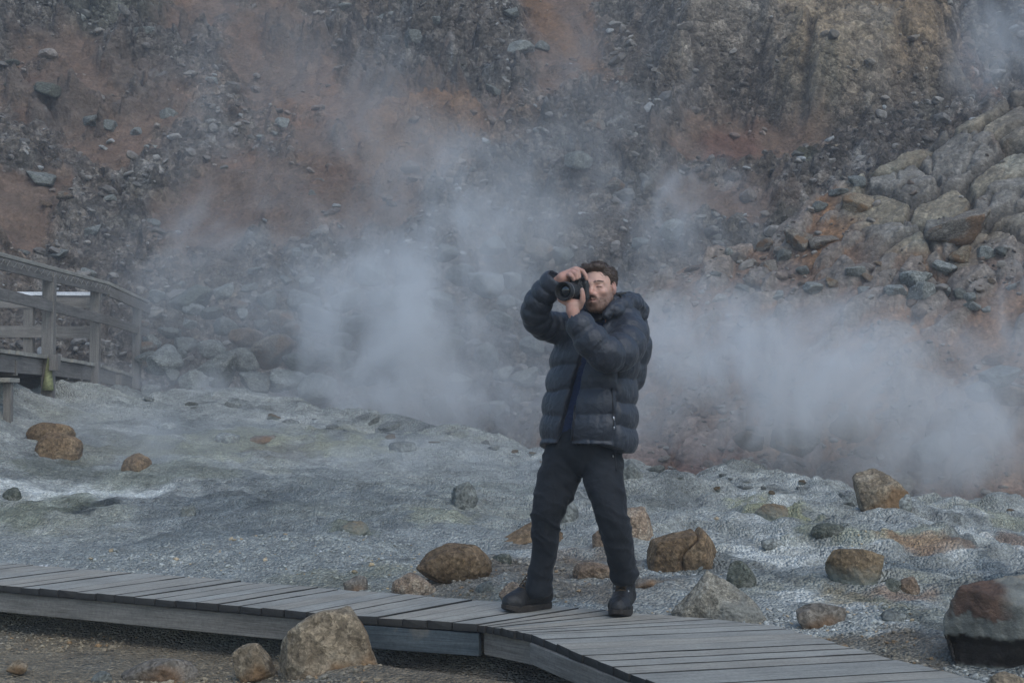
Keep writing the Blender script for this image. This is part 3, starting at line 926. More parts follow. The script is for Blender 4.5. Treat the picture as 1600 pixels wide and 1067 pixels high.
rock(1395, 1430, 772, 795, 'dusty', 'pale stone leaning on the foot of the tan boulder', 131, 'stone', n=4)
rock(1555, 1612, 1054, 1085, 'tan', 'tan rock in the lower right corner below the two-toned boulder', 31, d=5.25, ang=.7)
rock(36, 112, 660, 692, 'brown', 'flat brown boulder behind its rounder neighbour on the left flat', 32, ang=.6, dep=.7)
rock(50, 120, 676, 716, 'brown', 'round brown boulder in front of the flat one on the left flat', 33, ang=.55, dep=.8, rough=.04)
rock(186, 233, 708, 736, 'brown', 'small reddish brown boulder alone on the left gravel flat', 34, ang=.6)
rock(858, 906, 778, 816, 'grey', 'misty grey rock seen between the legs', 35, ang=.8)
rock(972, 1024, 793, 842, 'pink', 'greyish pink rock just right of the straight knee', 36, ang=.8, dep=.7)
rock(926, 954, 828, 852, 'rust', 'little rust brown rock showing behind the straight knee', 37, 'stone', n=4)
rock(895, 968, 880, 902, 'rust', 'low reddish rock on the gravel between the shins', 38, sink=.4, ang=.7, dep=.6)
rock(958, 1012, 718, 747, 'grey', 'grey rock at hip height right of the trousers', 39, ang=.8)
rock(1270, 1330, 818, 836, 'dark', 'low dark green hummock on the pale flat on the right', 40, sink=.4, ang=.4, dep=.6)
rock(1180, 1240, 788, 812, 'crusted', 'low yellowish crusted hummock above the cracked boulder', 41, sink=.4, ang=.3, rough=.08, dep=.6)
rock(525, 575, 815, 833, 'crusted', 'low greenish hummock on the gravel above the boardwalk', 42, sink=.45, ang=.3, rough=.08)
rock(280, 305, 790, 806, 'grey', 'small dark grey stone alone on the left gravel', 43, 'stone', n=4)
rock(380, 435, 680, 693, 'greybrown', 'long flat brown stone near the crest of the gravel flat', 44, 'stone', ang=.6, sink=.4)
rock(605, 650, 690, 706, 'grey', 'flat grey stone on the crest below the steam column', 45, 'stone', ang=.6, sink=.4)
rock(330, 372, 676, 692, 'dusty', 'pale flat stone left of the long brown stone', 46, 'stone', sink=.4)
rock(240, 275, 660, 670, 'dusty', 'small pale stone near the foot of the railed boardwalk', 47, 'stone', n=4, sink=.4)
rock(0, 30, 762, 782, 'dark', 'dark stone on the left picture edge beside the white crust', 48, 'stone', n=4)
rock(768, 800, 866, 880, 'dark', 'two-humped dark stone between the brown boulder and the bent leg', 49, 'stone', n=4)
rock(985, 1040, 905, 918, 'greybrown', 'flat stone right of the laced boot ankle', 50, 'stone', n=4, sink=.4)
rock(1380, 1420, 955, 968, 'grey', 'small grey stone left of the two-toned boulder', 132, 'stone', n=4)
rock(1190, 1230, 842, 854, 'dusty', 'pale flat stone right of the cracked boulder top', 133, 'stone', n=4, sink=.4)

# the two-toned boulder on the right edge: grey crust, rust cap, undercut hollow with its shade painted near-black
def two_tone():
    p = at(1570, 1060, 5.95); s = 5.95 / FP
    V, F = rock_shape(60, 6, .85, 12, .05)
    V = undercut(V)
    V = V * np.array([186 * s, 150 * s, 165 * s])
    n = fbm3(V * 9, 5, 61); nb = fbm3(V * 30, 4, 62)
    g = np.array([.20, .20, .175]) * (1 + .35 * n[:, None])
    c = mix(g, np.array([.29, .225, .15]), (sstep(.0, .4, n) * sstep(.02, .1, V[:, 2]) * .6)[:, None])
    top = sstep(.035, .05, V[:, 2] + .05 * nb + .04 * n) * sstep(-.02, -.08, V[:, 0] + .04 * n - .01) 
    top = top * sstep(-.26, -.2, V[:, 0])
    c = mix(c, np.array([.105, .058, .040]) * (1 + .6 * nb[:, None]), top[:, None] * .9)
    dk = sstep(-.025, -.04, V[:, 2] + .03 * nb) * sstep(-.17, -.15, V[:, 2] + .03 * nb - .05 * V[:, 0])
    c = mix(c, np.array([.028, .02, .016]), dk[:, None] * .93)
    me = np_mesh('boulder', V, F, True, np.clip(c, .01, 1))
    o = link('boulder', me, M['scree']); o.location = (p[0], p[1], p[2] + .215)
    tag(o, 'grey boulder with a rust red cap and dark hollow at the right edge', 'rock')
two_tone()

# ---- tumbled talus below the hillside (each boulder its own object)
protos = [np_mesh('boulder', *rock_shape(400 + i, 4, .97, 9, .06, 60)) for i in range(9)]
def scatter_rock(p, w, mat, label, group, flat=.7, name='boulder'):
    key = random.randrange(9)
    k = (key, mat)
    if k not in _pm:
        me = protos[key].copy(); me.materials.clear(); me.materials.append(M[mat]); _pm[k] = me
    o = bpy.data.objects.new(name, _pm[k]); COL.objects.link(o)
    o.location = p; o.scale = (w * random.uniform(.85, 1.2), w * random.uniform(.8, 1.1), w * flat * random.uniform(.8, 1.2))
    o.rotation_euler = (random.uniform(-.3, .3), random.uniform(-.3, .3), random.uniform(0, 6.28))
    return tag(o, label, 'rock', group)
_pm = {}
talus = [  # px, py (centre), width px, material, label (None: the shared one)
    (385, 530, 44, 'rust', 'rust orange boulder in the middle of the talus heap'),
    (425, 550, 72, 'greybrown', 'broad brown boulder right below the rust orange one'),
    (378, 565, 44, 'dusty', 'rounded pale boulder left of the broad brown one'),
    (300, 470, 60, 'dark', 'dark boulder above the talus right of the railing'),  # dark rock material, darker than the boulders around it
    (255, 565, 62, 'dusty', 'large pale grey boulder beside the end of the railing'),
    (340, 580, 70, 'grey', 'wide grey boulder on the crest of the gravel flat'),
    (470, 570, 60, 'grey', None), (520, 560, 56, 'dusty', None), (450, 595, 60, 'dusty', None), (400, 600, 52, 'grey', None),
    (500, 610, 60, 'dusty', 'pale boulder low in the talus beside the steam column'), (300, 600, 50, 'dusty', None), (330, 545, 46, 'dusty', None), (290, 540, 40, 'grey', None),
    (355, 510, 40, 'grey', None), (440, 500, 50, 'greybrown', None), (500, 500, 70, 'grey', None), (475, 470, 46, 'grey', None),
    (545, 510, 60, 'grey', None), (540, 470, 50, 'dusty', None), (330, 490, 34, 'dark', None), (420, 470, 40, 'grey', None),
    (560, 590, 50, 'dusty', None), (600, 560, 60, 'grey', None), (620, 610, 50, 'dusty', None), (650, 500, 60, 'dusty', None),
    (700, 540, 60, 'grey', None), (690, 470, 50, 'grey', None), (760, 445, 60, 'dusty', 'squarish pale boulder in the mist left of the raised elbow'), (720, 430, 40, 'grey', None),
    (800, 440, 36, 'dusty', None), (780, 500, 44, 'dusty', None), (830, 540, 40, 'grey', None), (760, 560, 50, 'grey', None),
    (820, 590, 40, 'grey', None), (720, 600, 46, 'dusty', None), (840, 390, 46, 'greybrown', None), (880, 400, 40, 'grey', None),
    (770, 385, 46, 'grey', None), (700, 395, 40, 'grey', None), (1050, 360, 40, 'dusty', None), (1000, 380, 30, 'grey', None),
    (265, 520, 34, 'grey', None), (230, 560, 40, 'grey', None), (600, 470, 50, 'grey', None), (580, 430, 44, 'grey', None),
    (640, 430, 40, 'grey', None), (235, 610, 34, 'dusty', None), (370, 620, 40, 'grey', None), (430, 630, 40, 'dusty', None),
    (540, 640, 44, 'dusty', None), (690, 640, 44, 'grey', None), (780, 640, 40, 'dusty', None), (270, 590, 30, 'grey', None)]
TL = 'misty grey boulder in the tumbled talus at the foot of the hillside'
for i, (px, py, w, mt, lb) in enumerate(talus):
    d = np.interp(py, [380, 450, 520, 580, 640], [25.5, 23.6, 22.2, 21.0, 19.8])
    if px < 520: d -= .4
    p = at(px, py, d)
    scatter_rock(p, w * (.98 if not lb else 1.1) * d / FP, mt, lb or TL, None if lb else 'boulders in the talus below the hillside', .72)

for i in range(70):
    px = random.uniform(225, 860); py = random.uniform(430, 640); d = np.interp(py, [380, 450, 520, 580, 640], [25.5, 23.6, 22.2, 21.0, 19.8]) - (.35 if px < 520 else -.05)
    scatter_rock(at(px, py, d), random.uniform(14, 34) * d / FP, random.choice(['grey', 'dusty', 'greybrown', 'dusty']), TL, 'boulders in the talus below the hillside', .75)

for i in range(46):
    px = random.choice([random.uniform(225, 860), random.uniform(225, 860), random.uniform(1000, 1600)])
    py = np.interp(px, _cp, _cy) + random.uniform(2, 26) ** 1.0
    p = hit(px, py); w = random.uniform(8, 26) * (1 if random.random() < .8 else 1.7)
    scatter_rock(p + np.array([0, 0, -.1 * w * p[1] / FP]), w * p[1] / FP, random.choice(['dusty', 'grey', 'dusty', 'crusted']), 'pale rubble stone along the far crest of the gravel flat', 'rubble along the crest of the gravel flat', .6, 'stone')

# ---- stones on the open hillside
hillst = [(440, 178, 28, 'dusty', 'pale oval stone alone on brown soil high on the hillside'), (330, 108, 18, 'dusty', 'pale flat stone high on the hillside left of the brown hollow'),
    (240, 215, 18, 'dusty', 'pale squarish stone in the grey rubble on the left hillside'), (235, 75, 50, 'grey', 'big grey knob of rock high on the left hillside'),
    (815, 88, 34, 'dusty', 'pale flaky block below the brown gully at the top'), (120, 45, 26, 'dusty', None), (265, 168, 26, 'grey', None), (145, 180, 30, 'grey', None),
    (80, 165, 40, 'dark', None), (170, 190, 26, 'grey', None), (410, 195, 18, 'dusty', None), (215, 195, 22, 'dusty', None), (350, 250, 14, 'grey', None),
    (430, 188, 12, 'dusty', None), (500, 280, 14, 'grey', None), (490, 310, 14, 'grey', None), (800, 50, 24, 'grey', None), (850, 75, 24, 'grey', None),
    (770, 150, 26, 'grey', None), (780, 130, 22, 'dusty', None), (650, 90, 30, 'grey', None), (600, 40, 36, 'grey', None), (690, 60, 34, 'grey', None),
    (740, 20, 36, 'grey', None), (560, 50, 30, 'grey', None), (540, 20, 26, 'dusty', None), (700, 100, 26, 'dusty', None), (640, 20, 30, 'dark', None),
    (70, 290, 40, 'grey', None), (95, 390, 26, 'grey', None), (40, 400, 20, 'grey', None), (150, 350, 26, 'grey', None), (110, 330, 22, 'greybrown', None),
    (140, 400, 30, 'dusty', None), (75, 330, 16, 'rust', None), (240, 330, 22, 'grey', None), (170, 300, 18, 'dusty', None), (280, 420, 20, 'grey', None),
    (400, 400, 22, 'dusty', None), (330, 440, 30, 'dark', None), (470, 400, 20, 'grey', None), (480, 440, 26, 'dusty', None), (520, 410, 22, 'grey', None),
    (900, 330, 40, 'grey', None), (960, 330, 36, 'greybrown', None), (880, 280, 30, 'grey', None), (1000, 300, 30, 'grey', None), (930, 240, 30, 'greybrown', None),
    (1310, 255, 26, 'tan', 'pale tan block at the foot of the big outcrop'), (1195, 40, 36, 'tan', None), (1140, 50, 40, 'tan', None), (20, 130, 16, 'dark', None), (20, 95, 22, 'dark', None)]
HL = 'grey stone lying loose on the steep hillside'
for px, py, w, mt, lb in hillst:
    p, i, j = hill_pt(px, py); d = p[1]
    q = at(px, py, d)
    scatter_rock((p[0], p[1], p[2]), w * 1.15 * d / FP, mt, lb or HL, None if lb else 'loose stones on the hillside', .6, 'stone')

# ---- blocks and stones on the nearer slope
slst = [(1500, 360, 90, 'greybrown', 'olive brown block lying on the cracked slabs of the right slope'), (1340, 320, 50, 'tan', 'tan block at the left end of the cracked slabs'),
    (1250, 375, 44, 'greybrown', None), (1200, 385, 34, 'greybrown', None), (1285, 380, 40, 'greybrown', None), (1225, 400, 26, 'grey', None),
    (1335, 425, 30, 'dusty', None), (1358, 436, 24, 'pink', 'pinkish stone on orange soil below the slabs'), (1372, 412, 16, 'pink', None), (1350, 455, 20, 'dusty', None), (1300, 442, 20, 'tan', None), (1270, 450, 30, 'dusty', None),
    (1255, 425, 24, 'grey', None), (1200, 420, 30, 'greybrown', None), (1180, 415, 20, 'greybrown', None), (1215, 463, 24, 'dusty', None), (1400, 455, 34, 'dusty', None),
    (1430, 440, 50, 'dusty', 'wide pale stone half veiled at the edge of the right steam'), (1440, 460, 40, 'dusty', None), (1500, 400, 36, 'tan', 'tan stone below the olive block'), (1475, 420, 34, 'dusty', None), (1540, 395, 26, 'dusty', None), (1565, 395, 24, 'grey', None),
    (1580, 450, 18, 'dusty', None), (1550, 440, 14, 'pink', None), (1515, 465, 20, 'dusty', None), (1500, 460, 24, 'grey', None), (1480, 455, 26, 'dusty', None), (1520, 480, 22, 'dusty', None),
    (1540, 485, 16, 'dusty', None), (1480, 192, 34, 'dusty', 'pale rounded block on the crest of the right slope'),
    (1370, 262, 24, 'grey', None), (1340, 285, 26, 'grey', None), (1310, 300, 24, 'grey', None), (1280, 325, 26, 'grey', None), (1255, 300, 20, 'dusty', None), (1220, 325, 16, 'dusty', None),
    (1210, 360, 26, 'grey', None), (1165, 350, 24, 'dusty', None), (1140, 395, 20, 'dusty', None), (1075, 365, 50, 'dusty', None), (1120, 430, 18, 'grey', None), (1160, 450, 20, 'grey', None),
    (1560, 590, 60, 'dusty', None), (1580, 620, 50, 'pink', None), (1530, 610, 40, 'dusty', None), (1240, 690, 70, 'greybrown', 'dark brown rock dimly showing through the right steam'), (1330, 670, 60, 'pink', None), (1460, 700, 60, 'dusty', None), (1520, 690, 50, 'pink', None), (1170, 690, 40, 'pink', None)]
SL = 'loose stone on the reddish soil of the right slope'
for px, py, w, mt, lb in slst:
    p = hit(px, py, slope_z, 12.6, 23)
    if py > 560: p = at(px, py, 15.6)
    scatter_rock(p, w * 1.1 * p[1] / FP, mt, lb or SL, None if lb else 'loose stones on the right slope', .65, 'stone')

# ---- uncountable small stones
def stones_mesh(name, P, S, C, sub=1, flat=.65, seed=1):
    g = np.random.default_rng(seed)
    d, F = ico(sub); n = len(P); k = len(d)
    shapes = []
    for i in range(12):
        V, _ = rock_shape(700 + i, sub, .9, 9, .08, 30); shapes.append(V)
    A = np.stack(shapes)[g.integers(0, 12, n)]
    sc3 = S[:, None] * g.uniform(.7, 1.3, (n, 3)); sc3[:, 2] *= flat
    A = A * sc3[:, None, :]
    a = g.uniform(0, 6.28, n); c, s = np.cos(a)[:, None], np.sin(a)[:, None]
    x = A[..., 0] * c - A[..., 1] * s; y = A[..., 0] * s + A[..., 1] * c
    t = g.uniform(-.6, .6, n); c, s = np.cos(t)[:, None], np.sin(t)[:, None]
    z = A[..., 2] * c + x * s; x = x * c - A[..., 2] * s
    V = np.stack([x, y, z], -1) + P[:, None, :]
    FF = (F[None] + (np.arange(n) * k)[:, None, None]).reshape(-1, 3)
    return np_mesh(name, V.reshape(-1, 3), FF, False, np.repeat(C, k, 0))

n = 42000
y = 5.2 + 9.5 * rng.random(n) ** 1.5; x = (rng.random(n) - .5) * 2 * .42 * y
px = 800 + FP * x / y; d0 = np.interp(px, _sp, _sd)
keep = ~((y < d0 - .05) & (y > d0 - .75)) & (vn2(x * 1.3, y * 1.3, 80) > .40 + .30 * sstep(.9, 2.0, x) * sstep(6.6, 8, y) + .6 * sstep(8.8, 11, y))
x, y = x[keep], y[keep]
s = np.clip(.0105 * np.exp(.45 * rng.normal(size=len(x))), .005, .035) * (1 + (y - 6) * .05)
z = ground_z(x, y) + s * .12
gc = ground_color(x, y) * (.78 + .42 * rng.random(len(x)) ** 1.3)[:, None]
w = rng.random(len(x)); gc = np.where((w > .96)[:, None], np.minimum(gc * 1.5, .55), gc); gc = np.where((w < .1)[:, None], gc * np.array([1.1, .85, .62]), gc)
o = link('gravel', stones_mesh('gravel', np.stack([x, y, z], 1), s, gc, 1, .7, 3), M['gravel'])
tag(o, 'loose grey and white gravel strewn over the flat around the boardwalk', 'gravel', kind='stuff')

n = 17000
x = rng.uniform(-15, 14, n); v = -1.5 + 22 * rng.random(n) ** 1.25
i = np.clip(((v - hv[0]) / .05).astype(int), 0, len(hv) - 1); j = np.clip(((x - hx[0]) / .05).astype(int), 0, len(hx) - 1)
keep = rng.random(n) < (.06 + .94 * np.clip(1 - soil[i, j] - .8 * cliff[i, j], 0, 1))
x, v, i, j = x[keep], v[keep], i[keep], j[keep]
s = np.clip(.068 * np.exp(.66 * rng.normal(size=len(x))), .025, .40)
s = np.where(v < 3, s * 1.35, s)
P = np.stack([PX[i, j], PY[i, j], PZ[i, j] + s * .1], 1)
cb = hcol[i, j] * .5 + np.array([.155, .152, .145]) * .5
cb = cb * (.6 + 1.3 * rng.random(len(x)))[:, None]
w = rng.random(len(x)); cb = np.where((w > .93)[:, None], np.array([.33, .33, .32]), cb)
o = link('scree', stones_mesh('scree', P, s, cb, 2, .62, 4), M['scree'])
tag(o, 'small grey and brown scree scattered across the hillside', 'scree', kind='stuff')

n = 4200
x = rng.uniform(0, 11, n); y = rng.uniform(14.5, 20.6, n)
z, smk = slope_fields(x, y)[:2]
keep = (rng.random(n) < 1 - .9 * smk) & (vn2(x * 1.2, y * 1.2, 90) > .38)
x, y, z = x[keep], y[keep], z[keep]
s = np.clip(.05 * np.exp(.6 * rng.normal(size=len(x))), .02, .25)
cb = mix(np.array([.14, .10, .075]), np.array([.25, .235, .21]), rng.random(len(x))[:, None]) * (.7 + .6 * rng.random(len(x)))[:, None]
o = link('scree', stones_mesh('scree', np.stack([x, y, z + s * .1], 1), s, cb, 2, .65, 5), M['scree'])
tag(o, 'loose stones and grit on the red soil of the right slope', 'scree', kind='stuff')
# ------------------------------------------------------------------ the boardwalk the man stands on
KN = [(-6, 9.69), (-.753, 6.81), (-.155, 6.56), (.082, 6.27), (.54, 5.11), (1.2, 3.44)]
KF = [(-5.58, 10.42), (-.33, 7.46), (.34, 7.09), (1.18, 6.55), (1.62, 5.42), (2.25, 3.74)]
CNT = [43, 5, 7, 9, 13]
walk = empty('boardwalk', (0, 6.8, -.2))
tag(walk, 'weathered grey plank boardwalk that bends towards the viewer under the man', 'boardwalk')
mb = MB()
for k, n in enumerate(CNT):
    n0, n1, f0, f1 = [np.array(p) for p in (KN[k], KN[k + 1], KF[k], KF[k + 1])]
    for i in range(n):
        a, b = i / n, (i + 1) / n
        w = np.linalg.norm(n1 - n0) / n; wf = np.linalg.norm(f1 - f0) / n
        g, gf = .0042 / w / n * random.uniform(.5, 1.6), .0042 / wf / n * random.uniform(.5, 1.6)
        e0, e1 = random.uniform(-.005, .005), random.uniform(-.015, .015)
        pa, pb = n0 + (n1 - n0) * (a + g), n0 + (n1 - n0) * (b - g)
        qa, qb = f0 + (f1 - f0) * (a + gf), f0 + (f1 - f0) * (b - gf)
        dv = (qa - pa) / np.linalg.norm(qa - pa)
        pa, pb, qa, qb = pa - dv * e0, pb - dv * (e0 + random.uniform(-.003, .003)), qa + dv * e1, qb + dv * e1
        L = np.linalg.norm(qa - pa); dz = random.uniform(-.0025, .0025); tl = random.uniform(-.0015, .0015)
        s = random.uniform(.92, 1.07); tn = random.uniform(-.03, .03)
        o, q = random.random() * 50, random.random() * 50
        c = (s * (1 + tn), s, s * (1 - tn))
        # each plank is cut into short lengths so that its worn edges wander a little
        m = 7
        prev = None
        for j in range(m + 1):
            t = j / m
            l = pa + (qa - pa) * t + (pb - pa) * random.uniform(-.008, .012); r = pb + (qb - pb) * t - (pb - pa) * random.uniform(-.008, .012)
            zz = dz + random.uniform(-.0008, .0008)
            ed = min(.011, w * .22)
            u = (r - l) / np.linalg.norm(r - l)
            z_ = lambda k: zz + tl * (1 - 2 * k)
            pts = [(*l, z_(0)), (*(l + u * ed), z_(.1)), (*(r - u * ed), z_(.9)), (*r, z_(1)), (*r, -.034), (*l, -.034)]
            ring = [mb.bm.verts.new(q_) for q_ in pts]
            edge_dark = random.uniform(.38, .85)  # dirty edges painted darker, standing in for the shade in the narrow gaps
            for v, k in zip(ring, (edge_dark, 1, 1, edge_dark, .5, .5)): v[mb.cl] = (c[0] * k, c[1] * k, c[2] * k, 1)
            if prev:
                for x in range(6):
                    y_ = (x + 1) % 6
                    f = mb.bm.faces.new((prev[x], prev[y_], ring[y_], ring[x])); f.material_index = 0 if x < 3 else 1
                    vv = [(0, ed), (ed, w - ed), (w - ed, w), (w, w + .034), (w + .034, 2 * w), (2 * w, 2 * w + .034)][x]
                    t0 = (j - 1) / m
                    for lp, uvq in zip(f.loops, [(o + t0 * L, q + vv[0]), (o + t0 * L, q + vv[1]), (o + t * L, q + vv[1]), (o + t * L, q + vv[0])]): lp[mb.uv].uv = uvq
            else:
                f = mb.bm.faces.new(ring[::-1]); f.material_index = 1
            prev = ring
        f = mb.bm.faces.new(prev); f.material_index = 1
dk = mb.build('deck', M['deck'], walk); dk.data.materials.append(M['endgrain'])
def inset(p, q, d):
    e = np.array(q) - np.array(p); e /= np.linalg.norm(e); return np.array([-e[1], e[0]]) * d
def fascia(p, q, z0, z1, mat, off, label=None, th=.035):
    m = inset(p, q, off); b = MB()
    b.beam((p[0] + m[0], p[1] + m[1], (z0 + z1) / 2), (q[0] + m[0], q[1] + m[1], (z0 + z1) / 2), th, z1 - z0)
    o = b.build('edge_board', M[mat], walk, bevel=.004)
    if label: o['label'] = label
    return o
def nl(t, k=0): return np.array(KN[k]) * (1 - t) + np.array(KN[k + 1]) * t
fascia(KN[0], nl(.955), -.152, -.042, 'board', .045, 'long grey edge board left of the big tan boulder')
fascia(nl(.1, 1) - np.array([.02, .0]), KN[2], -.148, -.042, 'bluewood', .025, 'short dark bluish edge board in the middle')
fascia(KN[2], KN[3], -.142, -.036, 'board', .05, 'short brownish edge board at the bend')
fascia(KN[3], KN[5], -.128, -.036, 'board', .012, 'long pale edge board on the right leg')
b = MB()
for v in (.25, .75):
    pts = [np.array(a) * (1 - v) + np.array(c) * v for a, c in zip(KN, KF)]
    for p, q in zip(pts, pts[1:]): b.beam((*p, -.095), (*q, -.095), .05, .11)
b.build('joists', M['board'], walk)
for t in (.55, .8):
    p = nl(t) + np.array([.32, .58]); bb = MB(); bb.beam((p[0], p[1], -.16), (p[0], p[1], -.55), .1, .1, (0, 1, 0)); bb.build('post', M['board'], walk)

# ------------------------------------------------------------------ the railed walkway on the left
rw = empty('railed_walkway', (-6.2, 17, .9))
tag(rw, 'grey timber walkway on posts with handrails at the left', 'walkway')
p0, p1, p2 = at(0, 397, 14.5), at(160, 440, 19.4), at(226, 470, 21.5)
lx = lambda d: p0[0] + (p1[0] - p0[0]) * (min(d, 19.4) - 14.5) / 4.9
edge = [(lx(d), d) for d in (12.6, 14.5, 17.0, 19.4, 21.0, 21.6)]
ez = [1.56, 1.56, 1.56, 1.54, 1.44, 1.38]
wd = MB(); L = 0
for (p, q, z0, z1) in zip(edge, edge[1:], ez, ez[1:]):
    n = max(2, int(np.hypot(q[0] - p[0], q[1] - p[1]) / .15))
    for i in range(n):
        a = np.array(p) + (np.array(q) - np.array(p)) * (i + .5) / n; z = z0 + (z1 - z0) * (i + .5) / n
        s = random.uniform(.75, 1.15)
        wd.beam((a[0] + random.uniform(0, .05), a[1], z), (a[0] - 1.5, a[1], z), .14, .04, c=(s, s, s))
wd.build('deck', M['deck'], rw)
for j, (off, nm) in enumerate(((-.04, 'side_beam'), (-1.42, 'side_beam'))):
    s = MB()
    for (p, q, z0, z1) in zip(edge, edge[1:], ez, ez[1:]):
        s.beam((p[0] + off, p[1], z0 - .12), (q[0] + off, q[1], z1 - .12), .05, .18)
    s.build(nm, M['railwood'], rw)
s = MB()
for yy in (15.2, 16.6, 17.6):
    s = MB(); s.beam((-7.1, yy, 1.40), (-5.3 if yy < 16 else -5.5, yy, 1.40), .06, .16); s.build('cross_beam', M['railwood'], rw)
def post(px, pt, pb, d, w=.13, parent=rw, mat='railwood', cap=False):
    a, c = at(px, pt, d), at(px, pb, d)
    s = MB(); s.beam((c[0], d, c[2] - .15), (c[0], d, a[2]), w, w * .8, (0, 1, 0)); return s.build('post', M[mat], parent, bevel=.006)
pf = post(75, 426, 607, 16.4, .135); post(148, 444, 592, 18.9, .125); post(213, 470, 592, 21.0, .115)
s = MB(); s.beam((lx(12.7) - .02, 12.7, .5), (lx(12.7) - .02, 12.7, 2.35), .13, .1, (0, 1, 0)); s.build('post', M['railwood'], rw)
post(45, 462, 550, 19.45, .13); post(-70, 462, 550, 19.45, .13)
a = at(75, 603, 16.33)
s = MB(); s.tube([(a[0], a[1], a[2] - .05), (a[0], a[1], a[2] + .05), (a[0] + .01, a[1], a[2] + .32)], [.07, .055, .02], 10)
s.build('post_foot', plain_mat('yellow_green_algae', (.24, .25, .13), .9, 0, .1, 30, .4), pf, smooth=True)
# front handrail, mid rail
pz = lambda d: p0[2] + (p1[2] - p0[2]) * (d - 14.5) / 4.9
H = [(lx(d), d, pz(d) - .022) for d in (12.6, 14.5, 17.0, 19.45)]; H2 = [(lx(19.5), 19.45, p1[2] - .022), (p2[0], 21.5, p2[2] - .022)]
s = MB()
for p, q in zip(H, H[1:]): s.beam(p, q, .17, .045)
s.beam(*H2, .17, .045); s.build('handrail', M['deck'], rw, bevel=.006)
s = MB()
for p, q in zip(H, H[1:]): s.beam((p[0] + .07, p[1], p[2] - .095), (q[0] + .07, q[1], q[2] - .095), .03, .125)
s.beam((H2[0][0] + .075, H2[0][1], H2[0][2] - .11), (H2[1][0] + .075, H2[1][1], H2[1][2] - .11), .03, .14); s.build('rail_board', M['railwood'], rw, bevel=.004)
s = MB()
m0, m1, m2 = at(0, 462, 14.5), at(150, 499, 19.2), at(218, 520, 21.4)
mzf = lambda d: m0[2] + (m1[2] - m0[2]) * (d - 14.5) / 4.7
mz = [mzf(12.6), mzf(14.5), mzf(17), mzf(19.45), m2[2]]
mr = [H[0], H[1], H[2], H[3], (lx(21.5), 21.6, 0)]
for i in range(4): s.beam((mr[i][0] + .075, mr[i][1], mz[i]), (mr[i + 1][0] + .075, mr[i + 1][1], mz[i + 1]), .03, .125)
s.build('mid_rail', M['railwood'], rw, bevel=.004)
s = MB(); s.beam((-9.2, 19.5, 2.535), (-5.62, 19.5, 2.525), .24, .05); s.build('handrail', M['pale'], rw, bevel=.006)['label'] = 'pale wet cross handrail'
s = MB(); s.beam((-9.2, 19.4, 2.42), (-5.66, 19.4, 2.40), .035, .15); s.build('rail_board', M['railwood'], rw)
s = MB(); s.beam((-9.2, 19.38, 2.02), (-5.66, 19.38, 2.0), .035, .16); s.build('mid_rail', M['railwood'], rw)
# short diagonal stub braces and blocks below the deck
for px, pt, pb, d in ((122, 570, 604, 18.3), (185, 585, 604, 20.2)): post(px, pt, pb, d, .1)
s = MB(); c0 = at(86, 557, 16.3); s.beam((c0[0], 16.3, c0[2] - .16), (c0[0], 16.3, c0[2] + .02), .1, .1, (0, 1, 0)); s.build('block', M['railwood'], rw)
# wire strung below the front handrail
s = MB()
for p, q in zip(H, H[1:]):
    n = 9
    for i in range(n):
        a = np.array(p) + (np.array(q) - np.array(p)) * i / n; c = np.array(p) + (np.array(q) - np.array(p)) * (i + 1) / n
        m_ = (a + c) / 2
        s.tube([a + [.1, 0, -.05], m_ + [.1, 0, -.11], c + [.1, 0, -.05]], .0045, 5)
s.build('wire', M['deck'], rw)

# little T-shaped stand at the left picture edge, and a stake
st = empty('low_bench', tuple(at(10, 645, 14.3)))
tag(st, 'low wooden stand, a flat board on a short post below the walkway', 'stand')
s = MB(); a, c = at(13, 598, 14.3), at(13, 648, 14.3); s.beam((c[0], 14.3, c[2] - .1), (a[0], 14.3, a[2]), .075, .07, (0, 1, 0)); s.build('leg', M['railwood'], st)
s = MB(); a = at(-45, 594, 14.3); c = at(23, 594, 14.3); s.beam((a[0], 14.3, a[2]), (c[0], 14.3, c[2]), .3, .045); s.build('seat', M['deck'], st, bevel=.005)
s = MB(); a = at(-34, 598, 14.3); c = at(-34, 650, 14.3); s.beam((c[0], 14.3, c[2] - .1), (a[0], 14.3, a[2]), .075, .07, (0, 1, 0)); s.build('leg', M['railwood'], st)
s = MB(); a, c = at(1, 836, 10.2), at(1, 856, 10.2); s.beam((c[0], 10.2, c[2] - .2), (a[0], 10.2, a[2]), .045, .035, (0, 1, 0))
tag(s.build('stake', M['railwood'], None, bevel=.003), 'short wooden stake in the gravel at the left picture edge', 'stake')
# ------------------------------------------------------------------ the man
D0 = 6.75
def m(px, py, dy=0.): return at(px, py, D0 + dy)
U = D0 / FP                                # metres per photo pixel at his distance

def ring_axes(th):
    """unit vectors: forward (where he faces) and his left, seen from above"""
    return np.array([-math.sin(th), -math.cos(th), 0]), np.array([math.cos(th), -math.sin(th), 0])

